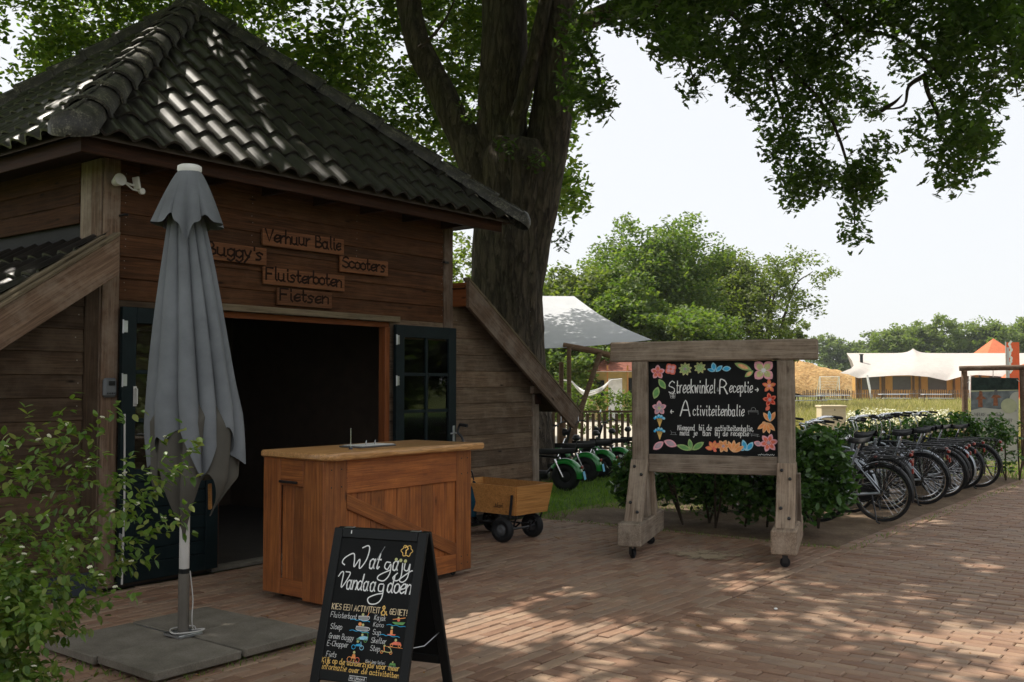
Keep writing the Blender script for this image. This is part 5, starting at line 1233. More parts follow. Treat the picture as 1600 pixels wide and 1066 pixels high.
# ------------------------------------------------------------------ green electric scooters
def scooter():
    t = thing('scooter', 'x', 'scooter', Matrix.Identity(4), 'green electric scooters by the fence'); WR = .255
    for cx in (0, 1.30):
        wl = link(bpy.data.objects.new('wheel', None), t, TR(cx, 0, WR)); Wm = TR(cx, 0, WR)
        G().torus(WR - .085, .085, 32, 12, Wm, 1.1).build('tyre', M_['rubber'], wl); g = G(); g.lathe([(0, .05), (.07, .06), (.11, .04), (.125, .05), (.125, -.05), (.11, -.04), (.07, -.06), (0, -.05)], 20, Wm @ RX(PI / 2)); g.build('rim', M_['blackmetal'], wl)
        def fen(u, v): a = math.radians(-5 + 150 * u if cx == 0 else 40 + 120 * u); a = PI - a if cx == 0 else a; b = PI * (v - .5) * .95; r = WR - .045 + .105 * max(0, math.cos(b)) ** .55; return (cx + r * math.cos(a), .125 * math.sin(b), WR + r * math.sin(a))
        G().grid(fen, 22, 10).build('fender', M_['green'], t, None, 80)
    g = G(); g.box(.62, .22, .14, TR(.62, 0, .27), .04); g.tube([(.95, 0, .30), (1.12, 0, .62), (1.02, 0, .95)], .03, 8); g.tube([(.35, 0, .30), (.12, 0, .58), (.55, 0, .60)], .025, 8); g.build('chassis', M_['blackmetal'], t)
    def seat(u, v): x = -.20 + .82 * u; w = .13 * (math.sin(PI * min(1, u * 1.1 + .08)) ** .35) * (1 - .25 * u); a = PI * (v - .5) * 1.3; return (x, w * math.sin(a), .66 + .06 * math.cos(a) + .035 * (1 - u) ** 2)
    G().grid(seat, 16, 12).build('seat', M_['rubber'], t, None, 80)
    g = G(); g.tube(crom([(.78, .33, 1.03), (.90, .34, 1.06), (1.0, .15, 1.0), (1.02, 0, .95), (1.0, -.15, 1.0), (.90, -.34, 1.06), (.78, -.33, 1.03)], 4), .014, 8); g.build('handlebar', M_['blackmetal'], t)
    for y in (-1, 1):
        g = G(); g.tube([(0.02, y * .10, WR), (.16, y * .12, .56)], .022, 8); g.build('shock_absorber', M_['chrome'], t); g = G(); g.tube([(1.30, y * .10, WR), (1.10, y * .10, .72)], .022, 8); g.build('fork_tube', M_['chrome'], t)
        g = G(); g.tube([(.93, y * .26, 1.05), (.95, y * .33, 1.22)], .006, 6); g.lathe([(0, -.012), (.045, -.012), (.052, 0), (.045, .008), (0, .010)], 18, TR(.94, y * .34, 1.27) @ RY(-PI / 2)); g.build('mirror', M_['chrome'], t)
    g = G(); g.lathe([(0, -.06), (.06, -.05), (.085, .02), (.08, .04), (0, .045)], 18, TR(1.14, 0, .84) @ RY(PI / 2)); g.build('headlight', M_['blackmetal'], t)
    G().box(.03, .10, .05, TR(-.29, 0, .42), .01).build('rear_light', M_['red'], t); G().box(.006, .11, .14, TR(-.335, 0, .28) @ RY(.2), .001).build('number_plate', M_['blueplate'], t)
    g = G(); g.tube([(.5, .1, .25), (.42, .25, .01)], .010, 6); g.build('kickstand', M_['blackmetal'], t)
    g = G(); g.tube([(-.15, .0, .66), (-.20, 0, .80), (-.20, 0, .86)], .010, 6); g.lathe([(0, -.05), (.05, -.04), (.075, 0), (.05, .05), (0, .06)], 14, TR(-.2, 0, .92)); g.build('helmet_holder', M_['blackmetal'], t)
    return t
S0 = scooter(); spots = [(.84, 15.5, 'green scooter nearest the barn, its whole rear fender showing beside the post'), (1.26, 16.9, 'green scooter second from the barn, standing in the grass'), (1.60, 17.6, 'green scooter third from the barn, in the middle of the tight row'), (1.96, 18.3, 'green scooter fourth from the barn, just left of the sign post'), (2.6, 18.9, 'green scooter farthest from the barn, half hidden behind the sign post')]
for i, (x, y, lb) in enumerate(spots):
    M = frame((x, y, -.03), (-.93, .37, 0), (-.37, -.93, 0), Z3) @ RX(-.05) @ Matrix.Scale(.90, 4)
    if i == 0: S0.matrix_basis = M; WM[S0.name] = M.copy(); S0['label'] = lb
    else: dup(S0, M, lb)

# ------------------------------------------------------------------ yard: slat fence, awning, lodge, hammock
FA, FB = Vector((-1.4, 20.6, -.04)), Vector((5.3, 20.1, -.04)); fx = (FB - FA).normalized(); FMx = frame(FA, fx, Z3.cross(fx), Z3); fe = thing('slat_fence', 'brown upright slat fence behind the green scooters', 'fence', FMx.copy()); Lf = (FB - FA).length
n = int(Lf / .118); ms = None
for i in range(n): board('slat', (1.02, .062, .022), M_['fence'], fe, FMx @ TR(i * .118, 0, .55) @ RZ(0) @ frame((0, 0, 0), (0, 0, 1), (1, 0, 0)) @ RZ(rnd.gauss(0, .006)), .003)
board('rail', (Lf, .09, .04), M_['fence'], fe, FMx @ TR(Lf / 2, 0, 1.10)); board('rail', (Lf, .06, .035), M_['fence'], fe, FMx @ TR(Lf / 2, .03, .35))
for i in range(0, 4): board('fence_post', (1.15, .09, .09), M_['fence'], fe, FMx @ TR(i * Lf / 3, .06, .56) @ frame((0, 0, 0), (0, 0, 1), (1, 0, 0)))
aw = thing('awning', 'pale grey canvas awning stretched on wooden poles behind the oak trunk', 'awning', TR(1, 19, 0)); A_ = at(730, 462, 24.5); B_ = at(897, 463, 24.2); C2 = at(1019, 531, 19.6); D2 = at(700, 543, 18.6)
def awf(u, v):
    t_ = A_.lerp(B_, u); b_ = D2.lerp(C2, u); p = t_.lerp(b_, v); return (p.x, p.y, p.z - .20 * math.sin(PI * v) * .5 - .09 * math.sin(PI * u) * v)
G().grid(awf, 24, 14).build('canvas', M_['awning'], aw, None, 80)
g = G(); P = at(889, 541, 19.2); g.tube([(P.x, P.y, 0), (P.x, P.y, P.z - .02)], .045, 10); g.build('pole', M_['fence'], aw); g = G(); a = at(948, 545, 19.4); b = ground(897, 668 + 15); a = at(938, 551, 19.2); b = at(897, 672, 18.9); g.tube([a, b, b + (b - a) * .35], .05, 10); g.build('pole', M_['fence'], aw)
g = G(); g.tube([at(880, 540, 19.25), at(930, 549, 19.3), at(955, 556, 19.5)], .06, 8); g.build('cross_beam', M_['fence'], aw)
G().tube([at(877, 566, 21), ground(877, 720)], .05, 8).build('pole', M_['fence'], aw)
hm = thing('hammock', 'cream rope hammock hanging behind the awning pole', 'hammock', TR(1.9, 24, 0)); g = G()
for k in range(3): g.tube(crom([at(893, 596, 24), at(905, 607 + 2 * k, 24), at(917, 612 + 3 * k, 23.6 + .2 * k), at(938, 607 + 2 * k, 24), at(955, 594, 24)], 5), .020, 6)
g.tube([at(880, 594, 24), at(893, 596, 24)], .015, 5); g.tube([at(955, 594, 24), at(972, 592, 24)], .015, 5); g.build('net', M_['white'], hm)
hx = 3.55; HY = 44; lo = thing('holiday_lodge', 'small yellow holiday lodge with a dull red roof beyond the slat fence', 'lodge', TR(hx, HY, 0))
G().box(5.2, 4, 2.25, TR(hx + 2.75, HY + 2, 1.12)).build('wall', M_['yellowwall'], lo, smooth=0)
g = G(); g.add([(hx - .25, HY - .6, 2.15), (hx + 5.9, HY - .6, 2.15), (hx + 5.9, HY + 4.6, 2.15), (hx - .25, HY + 4.6, 2.15), (hx + 1.5, HY + 2, 3.15), (hx + 4.2, HY + 2, 3.15)], [(0, 1, 5, 4), (1, 2, 5), (2, 3, 4, 5), (3, 0, 4), (3, 2, 1, 0)]); g.build('roof', M_['rooftile_red'], lo, smooth=0)
for k in range(6): G().box(1.0, .02, .012, TR(hx + .5 + k * 1.0, HY - .62, 2.13)).build('gutter', M_['white'], lo)
G().box(.62, .05, 1.75, TR(hx + 1.0, HY - .03, .95)).build('door', M_['white'], lo); G().box(.35, .06, .8, TR(hx + .35, HY - .03, 1.35)).build('window', M_['black'], lo); G().box(.45, .06, .8, TR(hx + 1.75, HY - .03, 1.45)).build('window', M_['black'], lo)
g = G(); g.tube([(hx + .62, HY - .5, 0), (hx + .62, HY - .5, 2.4)], .04, 6); g.tube([(hx + 1.5, HY - .5, 0), (hx + 1.5, HY - .5, 2.4)], .04, 6); g.build('porch_post', M_['ply'], lo)

# ------------------------------------------------------------------ hedges
def hedge(name, label, pts, width, height, n, seed, mat, size=.085, z0=.0, cat='hedge', stems=True, shape='ovate', low=.12):
    """leaves through a rounded wall that follows pts"""
    r = np.random.default_rng(seed); P = [Vector((*p[:2], 0)) for p in pts]; L = [(P[i + 1] - P[i]).length for i in range(len(P) - 1)]; tot = sum(L)
    t = thing(name, label, cat, TR(P[0].x, P[0].y, 0)); out = []
    m = max(6, int(tot / .16)); cl = []
    k = int(n / 34)
    for i in range(k):
        d = r.uniform(0, tot); j = 0
        while j < len(L) - 1 and d > L[j]: d -= L[j]; j += 1
        dr = (P[j + 1] - P[j]).normalized(); sd = Vector((-dr.y, dr.x, 0)); c = P[j] + dr * d; hh = height * (1 + .10 * math.sin(c.x * 2.3 + seed) + .07 * math.sin(c.y * 4.1))
        if r.random() < .62: a = r.uniform(0, PI); q = (math.cos(a), math.sin(a)); q = (max(-1, min(1, q[0] * 1.15)), q[1] ** .6)
        else: q = (r.uniform(-.9, .9), r.uniform(.1, .9))
        o = r.uniform(.8, 1.0); cl.append((c.x + sd.x * q[0] * width / 2 * o, c.y + sd.y * q[0] * width / 2 * o, z0 + low + (hh - low) * max(.02, q[1] * o if q[1] > .2 else r.uniform(0, .8))))
    PP = clumps(np.array(cl), np.full(len(cl), .15 if size < .12 else .3), 34, seed, 1.0); PP = PP[PP[:, 2] > z0 + .02]
    o = leaves('foliage', PP, size, mat, t, shape, .25, seed, M=TR(P[0].x, P[0].y, 0)); o['kind'] = 'stuff'
    if stems:
        g = G(); rr = random.Random(seed); d = .15
        while d < tot:
            e = d; j = 0
            while j < len(L) - 1 and e > L[j]: e -= L[j]; j += 1
            dr = (P[j + 1] - P[j]).normalized(); sd = Vector((-dr.y, dr.x, 0)); c = P[j] + dr * e + sd * rr.uniform(-.3, .3) * width
            for q in range(2): a = Vector((rr.gauss(0, .14), rr.gauss(0, .14), 0)); g.tube(crom([c, c + a * .5 + Z3 * height * .35, c + a + Z3 * height * .8], 3), [.013] * 5 + [.010, .004][:2], 5)
            d += .22
        tag(g.build('stems', M_['twig'], t), kind='stuff')
    return t
hedge('laurel_hedge', 'dark laurel hedge behind and below the rolling sign', [swp(6.35, 1.05), swp(6.35, 2.4), swp(6.30, 3.35)], .75, .95, 7500, 3, M_['laurel'])
hedge('laurel_hedge', 'laurel bush at the hedge end between the sign and the first bicycle', [swp(6.15, 3.05), swp(6.65, 3.45)], .8, 1.0, 4600, 5, M_['laurel'], .095)
hedge('laurel_hedge', 'low laurel hedge running behind the bicycles', [swp(7.2, 1.55), swp(9.5, 1.5), swp(13.2, 1.6)], .75, .9, 8500, 7, M_['laurel'])
hedge('laurel_hedge', 'rounded laurel bush at the far end of the bicycles below the banner', [swp(13.4, 1.7), swp(14.0, 3.0), swp(14.55, 3.75)], .9, .98, 5600, 9, M_['laurel'])
hedge('garden_hedge', 'light green clipped hedge beyond the slat fence', [(.2, 26.5), (5.2, 25.4)], .9, 1.62, 7000, 11, M_['treeleaf'], .10, 0, 'hedge', False)
hedge('garden_hedge', 'bright green hedge left of the beige cabinet', [(5.3, 26.5), (7.15, 25.9)], 1.2, 1.30, 5000, 12, M_['treeleaf'], .10, 0, 'hedge', False)

# beige cabinet, banner in its pole frame
cbp = at(1303, 660, 23.0); cbp.z = 0; M = TR(*cbp); t = thing('utility_cabinet', 'beige metal utility cabinet with a small slot behind the bicycles', 'cabinet', M.copy())
G().box(.56, .4, 1.04, M @ TR(0, .2, .56), .01).build('body', M_['beige'], t); G().box(.60, .46, .05, M @ TR(0, .2, 1.10), .01).build('lid', M_['beige'], t); G().box(.12, .01, .035, M @ TR(.04, -.006, .80), .002).build('slot', M_['black'], t); G().box(.5, .008, .9, M @ TR(0, -.005, .52), .003).build('door', M_['beige'], t); G().lathe([(0, 0), (.015, 0)], 8, M @ TR(.02, -.012, 1.02) @ RX(PI / 2)).build('lock', M_['black'], t)
def banner():
    Y0 = 19.6; A = at(1507, 600, Y0); B = at(1598, 600, Y0 - .3); A.z = 0; B.z = 0; ex = (B - A).normalized(); M0 = frame(A, ex, Z3.cross(ex), Z3); L = (B - A).length; t = thing('hanging_banner', 'round pole frame with an activities banner hung on cords', 'banner', M0.copy())
    zt = at(1507, 576, Y0).z
    for x in (0, L): g = G(); g.tube([(x, 0, 0), (x, 0, zt - .03)], .055, 12, M0); g.build('post', M_['post'], t)
    g = G(); g.tube([(-.09, 0, zt), (L + .2, 0, zt + .02)], .05, 12, M0); g.build('top_pole', M_['post'], t)
    x0, x1 = .09, L - .10; z1 = zt - .17; z0 = z1 - 1.62; PM_ = M0 @ frame((x0, .02, z0), (1, 0, .0), (0, 0, 1)) @ RZ(-.02); w, h = x1 - x0, z1 - z0
    G().add([(0, 0, 0), (w, 0, 0), (w, h, 0), (0, h, 0), (0, 0, -.004), (w, 0, -.004), (w, h, -.004), (0, h, -.004)], [(0, 1, 2, 3), (7, 6, 5, 4), (0, 4, 5, 1), (1, 5, 6, 2), (2, 6, 7, 3), (3, 7, 4, 0)], PM_).build('banner_cloth', plain('banner_print_base', (.46, .48, .42), .6, .2, var=.04), t, smooth=0)
    m = [plain('banner_dark_trees', (.02, .035, .03), .6, .2, var=.5, sc_=14), plain('banner_water', (.16, .19, .20), .6, .2, var=.35, sc_=9), M_['greyplastic'], plain('banner_boat_orange', (.26, .11, .06), .6, .2, var=.3, sc_=20), plain('banner_pale_disc', (.42, .46, .30), .6, .2)]
    g = G(); 
    def q(pts, k): g.mi = k; g.add([(a * w, b * h, .0012 + .0008 * len(g.f) * .25) for a, b in pts], [tuple(range(len(pts)))])
    q([(.0, .60), (.25, .635), (.6, .62), (1, .66), (1, .999), (0, .999)], 1); q([(0, .84), (1, .86), (1, .999), (0, .999)], 0); q([(0, .82), (1, .85), (1, .86), (0, .84)], 4)
    for x, z in ((.15, .64), (.47, .66)):
        q([(x, z), (x + .10, z), (x + .09, z + .12), (x + .01, z + .12)], 3); q([(x + .01, z + .12), (x + .10, z + .12), (x + .09, z + .19), (x + .03, z + .20)], 3 if x < .3 else 2); q([(x - .05, z + .09), (x + .18, z + .10), (x + .12, z + .13), (x, z + .13)], 3)
    g.build('printed_photo', m, t, PM_, 0)
    g = G()
    for (cx, cy, R, k) in ((1.0, .74, .19, 1), (.80, .665, .17, 4)): g.mi = k - 1 if k == 1 else 1; g.add([(min(w, cx * w + R * w * math.cos(a)), cy * h + R * w * math.sin(a), .004 + .001 * k) for a in np.linspace(0, 6.28, 25)[:-1]], [tuple(range(24))])
    g.build('printed_circles', [plain('banner_circle_light', (.46, .48, .42), .6, .2, var=.03), m[4]], t, PM_, 0)
    g = G(); text(g, 'WELKE activiteit', .08 * w, .535 * h, .055, .14, smooth=False, width=.60 * w, z=.006); text(g, 'DOE JE VANDAAG?', .08 * w, .475 * h, .055, .16, smooth=False, width=.80 * w, z=.006); text(g, 'Scan', .84 * w, .60 * h, .045, .12, width=.12 * w, z=.006); g.build('lettering', M_['greyplastic'], t, PM_, 0)
    g = G()
    for (a, b) in (((0, 0, zt - .35), (x0 + .02, .02, z1 - .04)), ((0, 0, zt - 1.05), (x0 + .03, .02, z1 - .88)), ((L, 0, zt - .3), (x1, .02, z1 - .05)), ((L, 0, zt - 1.0), (x1, .02, z1 - .85)), ((L * .5, 0, zt), (L * .5, .02, z1))): g.tube([a, b], .008, 5, M0)
    g.build('cord', M_['white'], t)
banner()

# ------------------------------------------------------------------ trees
def bark_limb(g, pts, rs, n=40, amp=.05, seed=0, cl=5):
    from mathutils import noise as mn
    P = crom(pts, cl); m = len(P); R = np.interp(np.linspace(0, len(rs) - 1, m), range(len(rs)), rs); t0 = (P[1] - P[0]).normalized(); a = t0.cross(Vector((0, 1, 0))).normalized(); vs = []
    for i, p in enumerate(P):
        t = (P[min(i + 1, m - 1)] - P[max(i - 1, 0)]).normalized(); a = (a - t * a.dot(t)).normalized(); b = t.cross(a)
        for k in range(n):
            q = 2 * PI * k / n; u = a * math.cos(q) + b * math.sin(q); w = p + u * R[i]
            d = mn.noise(Vector((w.x * 1.1, w.y * 1.1, w.z * .7)) + Vector((seed, 0, 0))) * amp * 1.6 - abs(mn.noise(Vector((u.x * 7 * R[i] + seed, u.y * 7 * R[i], w.z * 1.3)))) * amp; vs.append(w + u * d)
    fs = [(i * n + k, i * n + (k + 1) % n, (i + 1) * n + (k + 1) % n, (i + 1) * n + k) for i in range(m - 1) for k in range(n)]; fs.append(tuple(range((m - 1) * n, m * n))); g.add(vs, fs)
YO = 17.5; ob = at(795, 745, YO); ob.z = -.05
oak = thing('oak_tree', 'huge old oak with a thick forked trunk behind the barn, boughs over the plaza', 'tree', TR(*ob))
g = G(); bark_limb(g, [ob + Z3 * -.1, ob + Z3 * .5, at(797, 600, YO), at(795, 450, YO), at(800, 330, YO), at(806, 258, YO), at(810, 225, YO)], [.98, .80, .68, .64, .70, .76, .60], 72, .06, 1, 14)
g.build('trunk', M_['bark'], oak, None, 180)
def ogb(pts, rs, seed, n=32, amp=.04): g = G(); bark_limb(g, pts, rs, n, amp, seed, 8); g.build('limb', M_['bark'], oak, None, 180)
ogb([at(785, 440, YO), at(770, 330, YO), at(748, 262, YO), at(700, 165, YO + .3), at(655, 75, YO + .6), at(630, -30, YO + 1), at(600, -160, YO + 2)], [.34, .36, .33, .28, .25, .23, .18], 2)
ogb([at(795, 400, YO + .1), at(790, 280, YO + .1), at(785, 170, YO + .1), at(787, 70, YO + .2), at(788, -60, YO + .3), at(770, -260, YO + .5)], [.5, .50, .43, .42, .42, .34], 3, 44)
ogb([at(812, 470, YO), at(832, 330, YO - .1), at(856, 210, YO - .1), at(866, 110, YO - .2), at(872, 20, YO - .2), at(862, -90, YO - .2), at(880, -260, YO - .4)], [.38, .44, .38, .35, .35, .32, .28], 4, 44)
ogb([at(795, 330, YO - .2), at(802, 210, YO - .35), at(820, 140, YO - .5), at(848, 20, YO - .6), at(862, -80, YO - .9)], [.22, .17, .14, .13, .12], 5, 24)
ogb([at(872, 75, YO - .3), at(905, 42, YO - .6), at(950, 18, YO - 1.2), at(1020, 8, YO - 2.2), at(1120, 2, YO - 3.5), at(1260, -25, YO - 4.6), at(1420, -50, YO - 5.2)], [.24, .20, .17, .15, .13, .10, .06], 6, 24)
def ymax(x): return np.interp(x, [885, 900, 940, 960, 985, 1000, 1030, 1060, 1075, 1100, 1130, 1160, 1185, 1200, 1215, 1238, 1262, 1285, 1300, 1316, 1330, 1345, 1362, 1372, 1390, 1420, 1450, 1462, 1485, 1520, 1540, 1552, 1570, 1600, 1640],
                          [185, 190, 185, 120, 110, 100, 112, 92, 110, 108, 150, 160, 190, 255, 300, 335, 325, 285, 300, 360, 385, 360, 310, 262, 262, 225, 245, 290, 305, 285, 245, 190, 160, 160, 150])
holes = [(1372, 100, 24, 50), (1415, 150, 42, 24), (1440, 40, 10, 12), (1345, 215, 18, 26), (1470, 215, 10, 34), (1330, 165, 12, 14), (955, 75, 26, 36), (1000, 70, 14, 18), (1290, 330, 14, 30), (1120, 40, 12, 10), (1395, 190, 18, 20), (1300, 245, 8, 18), (1190, 60, 9, 9), (1500, 120, 10, 12), (1560, 90, 10, 14)]
pts = []; r = random.Random(42)
while len(pts) < 1050:
    x = r.uniform(885, 1640); y = r.uniform(-130, 390); ym = float(ymax(x)) - 12
    if x < 985 and (y < 30 and x < 905): continue
    if y > ym: continue
    if any(((x - a) / (c + 6)) ** 2 + ((y - b) / (d + 6)) ** 2 < 1 for a, b, c, d in holes): continue
    if y > 110 and r.random() < .25: continue
    if x < 990 and r.random() < .30: continue
    Y = 12.6 + 1.6 * math.sin(x * .011) + r.uniform(-1.1, 1.1) + (1.5 if x < 990 else 0); pts.append(at(x, y, Y))
pts += [at(1085, 138, 12.5), at(1092, 128, 12.5), at(1080, 146, 12.6), at(1335, 372, 12.5), at(1332, 350, 12.4), at(872, 365, 17.6), at(880, 375, 17.8), at(735, 292 - 120, 17), at(790, 232, 16.7), at(836, 250, 16.7)]
P = clumps(np.array([tuple(p) for p in pts]), np.full(len(pts), .24), 36, 5, 1.0)
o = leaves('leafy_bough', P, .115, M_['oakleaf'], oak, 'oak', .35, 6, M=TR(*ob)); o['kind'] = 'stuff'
g = G(); r = random.Random(8)
for ch in ([(1120, 2), (1180, 60), (1215, 150), (1235, 250), (1240, 325)], [(1215, 90), (1290, 170), (1330, 280), (1336, 375)], [(1260, -25), (1330, 40), (1400, 60), (1470, 120), (1500, 200), (1490, 290)], [(1445, 118), (1420, 135), (1412, 165), (1378, 172)], [(1445, 118), (1450, 145), (1470, 190), (1480, 225), (1462, 235)], [(1420, -50), (1500, 10), (1570, 60), (1590, 150)], [(1020, 8), (1060, 50), (1085, 130)], [(900, 45), (930, 100), (950, 170)], [(1120, 60), (1150, 130)], [(1378, 172), (1398, 160), (1410, 148)], [(655, 75), (690, 40), (720, -20)], [(1300, 60), (1350, 30), (1370, 0)]):
    Pq = [at(x, y, 12.8 + 1.4 * math.sin(x * .011) + (2 if x < 990 else 0)) for x, y in ch]; g.tube(crom(Pq, 4), [float(v) for v in np.linspace(.035, .008, (len(Pq) - 1) * 4 + 1)], 6)
tag(g.build('twigs', M_['twig'], oak), kind='stuff')
# crown over and behind the barn
pts = []
while len(pts) < 1550:
    x = r.uniform(-90, 900); y = r.uniform(-110, 330); Y = r.uniform(18.5, 23.5)
    if x < 45 and 70 < y < 240 and r.random() < .93: continue
    if 45 <= x < 70 and 100 < y < 150 and r.random() < .7: continue
    if x > 735 and y > 330: continue
    if math.sin(x * .021 + 1) * math.sin(y * .03 + x * .008) > .62 and r.random() < .85: continue
    pts.append(at(x, y, Y))
P = clumps(np.array([tuple(p) for p in pts]), np.full(len(pts), .42), 52, 15, .9)
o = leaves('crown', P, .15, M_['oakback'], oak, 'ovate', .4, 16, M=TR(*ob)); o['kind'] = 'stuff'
# crown above the plaza, out of the picture, that shades it; its gaps are placed so that sun patches fall on the roof
from mathutils import noise as mn_
pts = []
while len(pts) < 1230:
    x, y = r.uniform(-16, 6), r.uniform(4.5, 23); z = max(6.4, 1.65 + .40 * y + .8) + abs(r.gauss(0, 2.6))
    if (x + 4.5) ** 2 / 120 + (y - 13) ** 2 / 95 > 1: continue
    lx, ly = x + .574 * z, y - .305 * z; op = min(1, max(0, (lx + .2) / 3.5)) * min(1, max(0, (13 - ly) / 4)); q = mn_.noise(Vector((lx * .42 + 3, ly * .75, 2.5))) + .35 * mn_.noise(Vector((lx * 1.3, ly * 2.0, 7)))
    rx, ry = x + .574 * (z - 4.3), y - .305 * (z - 4.3); opr = math.exp(-((rx + 3.1) / 1.5) ** 2 - ((ry - 8.7) / 1.1) ** 2)
    if q > .42 + .04 * op - .52 * opr: continue
    pts.append((x, y, z))
P = clumps(np.array(pts), np.full(len(pts), .62), 62, 25, .6)
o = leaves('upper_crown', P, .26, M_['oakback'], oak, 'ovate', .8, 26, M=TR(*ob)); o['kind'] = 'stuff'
g = G()
for a, b, c in (((-.05, 17.5, 11), (-3, 14, 11), (-7, 11, 8.8)), ((-.05, 17.5, 11), (2, 13, 10.6), (4, 9, 7.4)), ((0, 17.5, 11), (-1, 12, 9.8), (-1.5, 7, 7.2)), ((-.6, 18, 11), (-5, 18, 12.2), (-10, 17, 12))):
    g.tube(crom([a, b, c], 6), [float(v) for v in np.linspace(.2, .05, 13)], 8)
tag(g.build('upper_boughs', M_['bark'], oak), kind='stuff')

def ptree(lab, px, Y, ytop, R, mat, ncl, per, ls, seed, **k):
    ncl = int(ncl * 2.0); ls *= .82; b = at(px, 598, Y); b.z = -.05; H = CAM_H + (598 - ytop) / FPX * Y; return tree('deciduous_tree', lab, b, H, R, mat, ncl, per, ls, seed, **k)
GM = 'trees beyond the yard'
ptree('broad green tree at the left of the group beyond the awning', 905, 52, 400, 3.6, M_['treeleaf2'], 210, 55, .30, 21, group=GM, crown_lo=.08)
ptree('tallest dense green tree, rising above the left half of the rolling sign', 1028, 58, 338, 4.5, M_['treeleaf'], 330, 60, .30, 22, group=GM, crown_lo=.1, lobes=7)
ptree('olive green tree between the tallest tree and the airy one at the right', 1118, 64, 378, 3.9, M_['treeleaf2'], 240, 55, .30, 23, group=GM, crown_lo=.1)
ptree('airy light green tree with gaps at the right of the group', 1196, 60, 384, 3.5, M_['treeleaf2'], 150, 42, .27, 24, group=GM, crown_lo=.12, lobes=8, cr=.55)
ptree('dark green tree low between the awning and the rolling sign', 968, 50, 405, 3.0, M_['treeleaf'], 210, 55, .30, 25, group=GM, crown_lo=.05)
ptree('low dark tree behind the green scooters', 868, 46, 470, 2.6, M_['treeleaf'], 160, 50, .28, 26, group=GM, crown_lo=.0)
ptree('green tree showing between the barn corner and the oak trunk', 722, 30, 350, 2.4, M_['treeleaf2'], 190, 50, .20, 27, group=GM, crown_lo=.0)
ptree('dark tree mostly hidden behind the rolling sign', 1075, 48, 470, 3.2, M_['treeleaf'], 160, 50, .28, 28, group=GM, crown_lo=.0)
ptree('small tree at the right foot of the airy tree', 1236, 70, 470, 1.9, M_['treeleaf2'], 60, 36, .28, 29, group=GM, crown_lo=.12)
GF = 'row of trees beyond the tents'
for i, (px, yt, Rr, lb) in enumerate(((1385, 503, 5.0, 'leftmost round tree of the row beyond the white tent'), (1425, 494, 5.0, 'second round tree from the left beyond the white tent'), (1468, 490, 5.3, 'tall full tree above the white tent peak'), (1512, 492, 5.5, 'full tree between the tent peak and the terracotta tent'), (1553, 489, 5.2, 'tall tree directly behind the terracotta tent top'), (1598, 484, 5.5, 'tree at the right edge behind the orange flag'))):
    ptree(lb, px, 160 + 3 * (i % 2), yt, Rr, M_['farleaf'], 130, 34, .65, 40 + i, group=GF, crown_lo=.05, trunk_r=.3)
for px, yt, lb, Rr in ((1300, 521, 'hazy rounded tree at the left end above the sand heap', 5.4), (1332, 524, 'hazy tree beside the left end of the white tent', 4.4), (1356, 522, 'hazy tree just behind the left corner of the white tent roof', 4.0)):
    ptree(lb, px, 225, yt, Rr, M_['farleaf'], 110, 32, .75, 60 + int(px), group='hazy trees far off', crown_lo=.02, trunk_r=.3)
cl = [(rng.uniform(-60, 260), rng.uniform(300, 330), rng.uniform(1, 8)) for _ in range(900)]
o = leaves('distant_wood', clumps(np.array(cl), np.full(len(cl), 2.6), 12, 70, .8), 1.9, M_['farleaf'], None, 'diamond', .3, 71); tag(o, kind='stuff')
# trees across the path, behind the viewer's right: only their reflections show in the door glass
for i, (x, y, H) in enumerate(((25, 14, 8), (29, 21, 10), (24, 5, 9))): tree('deciduous_tree', ['round tree across the path, beyond the right edge', 'taller tree across the path, farther right', 'tree across the path, level with the viewer'][i], (x, y, -.05), H, 5.6, M_['treeleaf'], 520, 36, .45, 80 + i, 'trees across the path', crown_lo=.0)

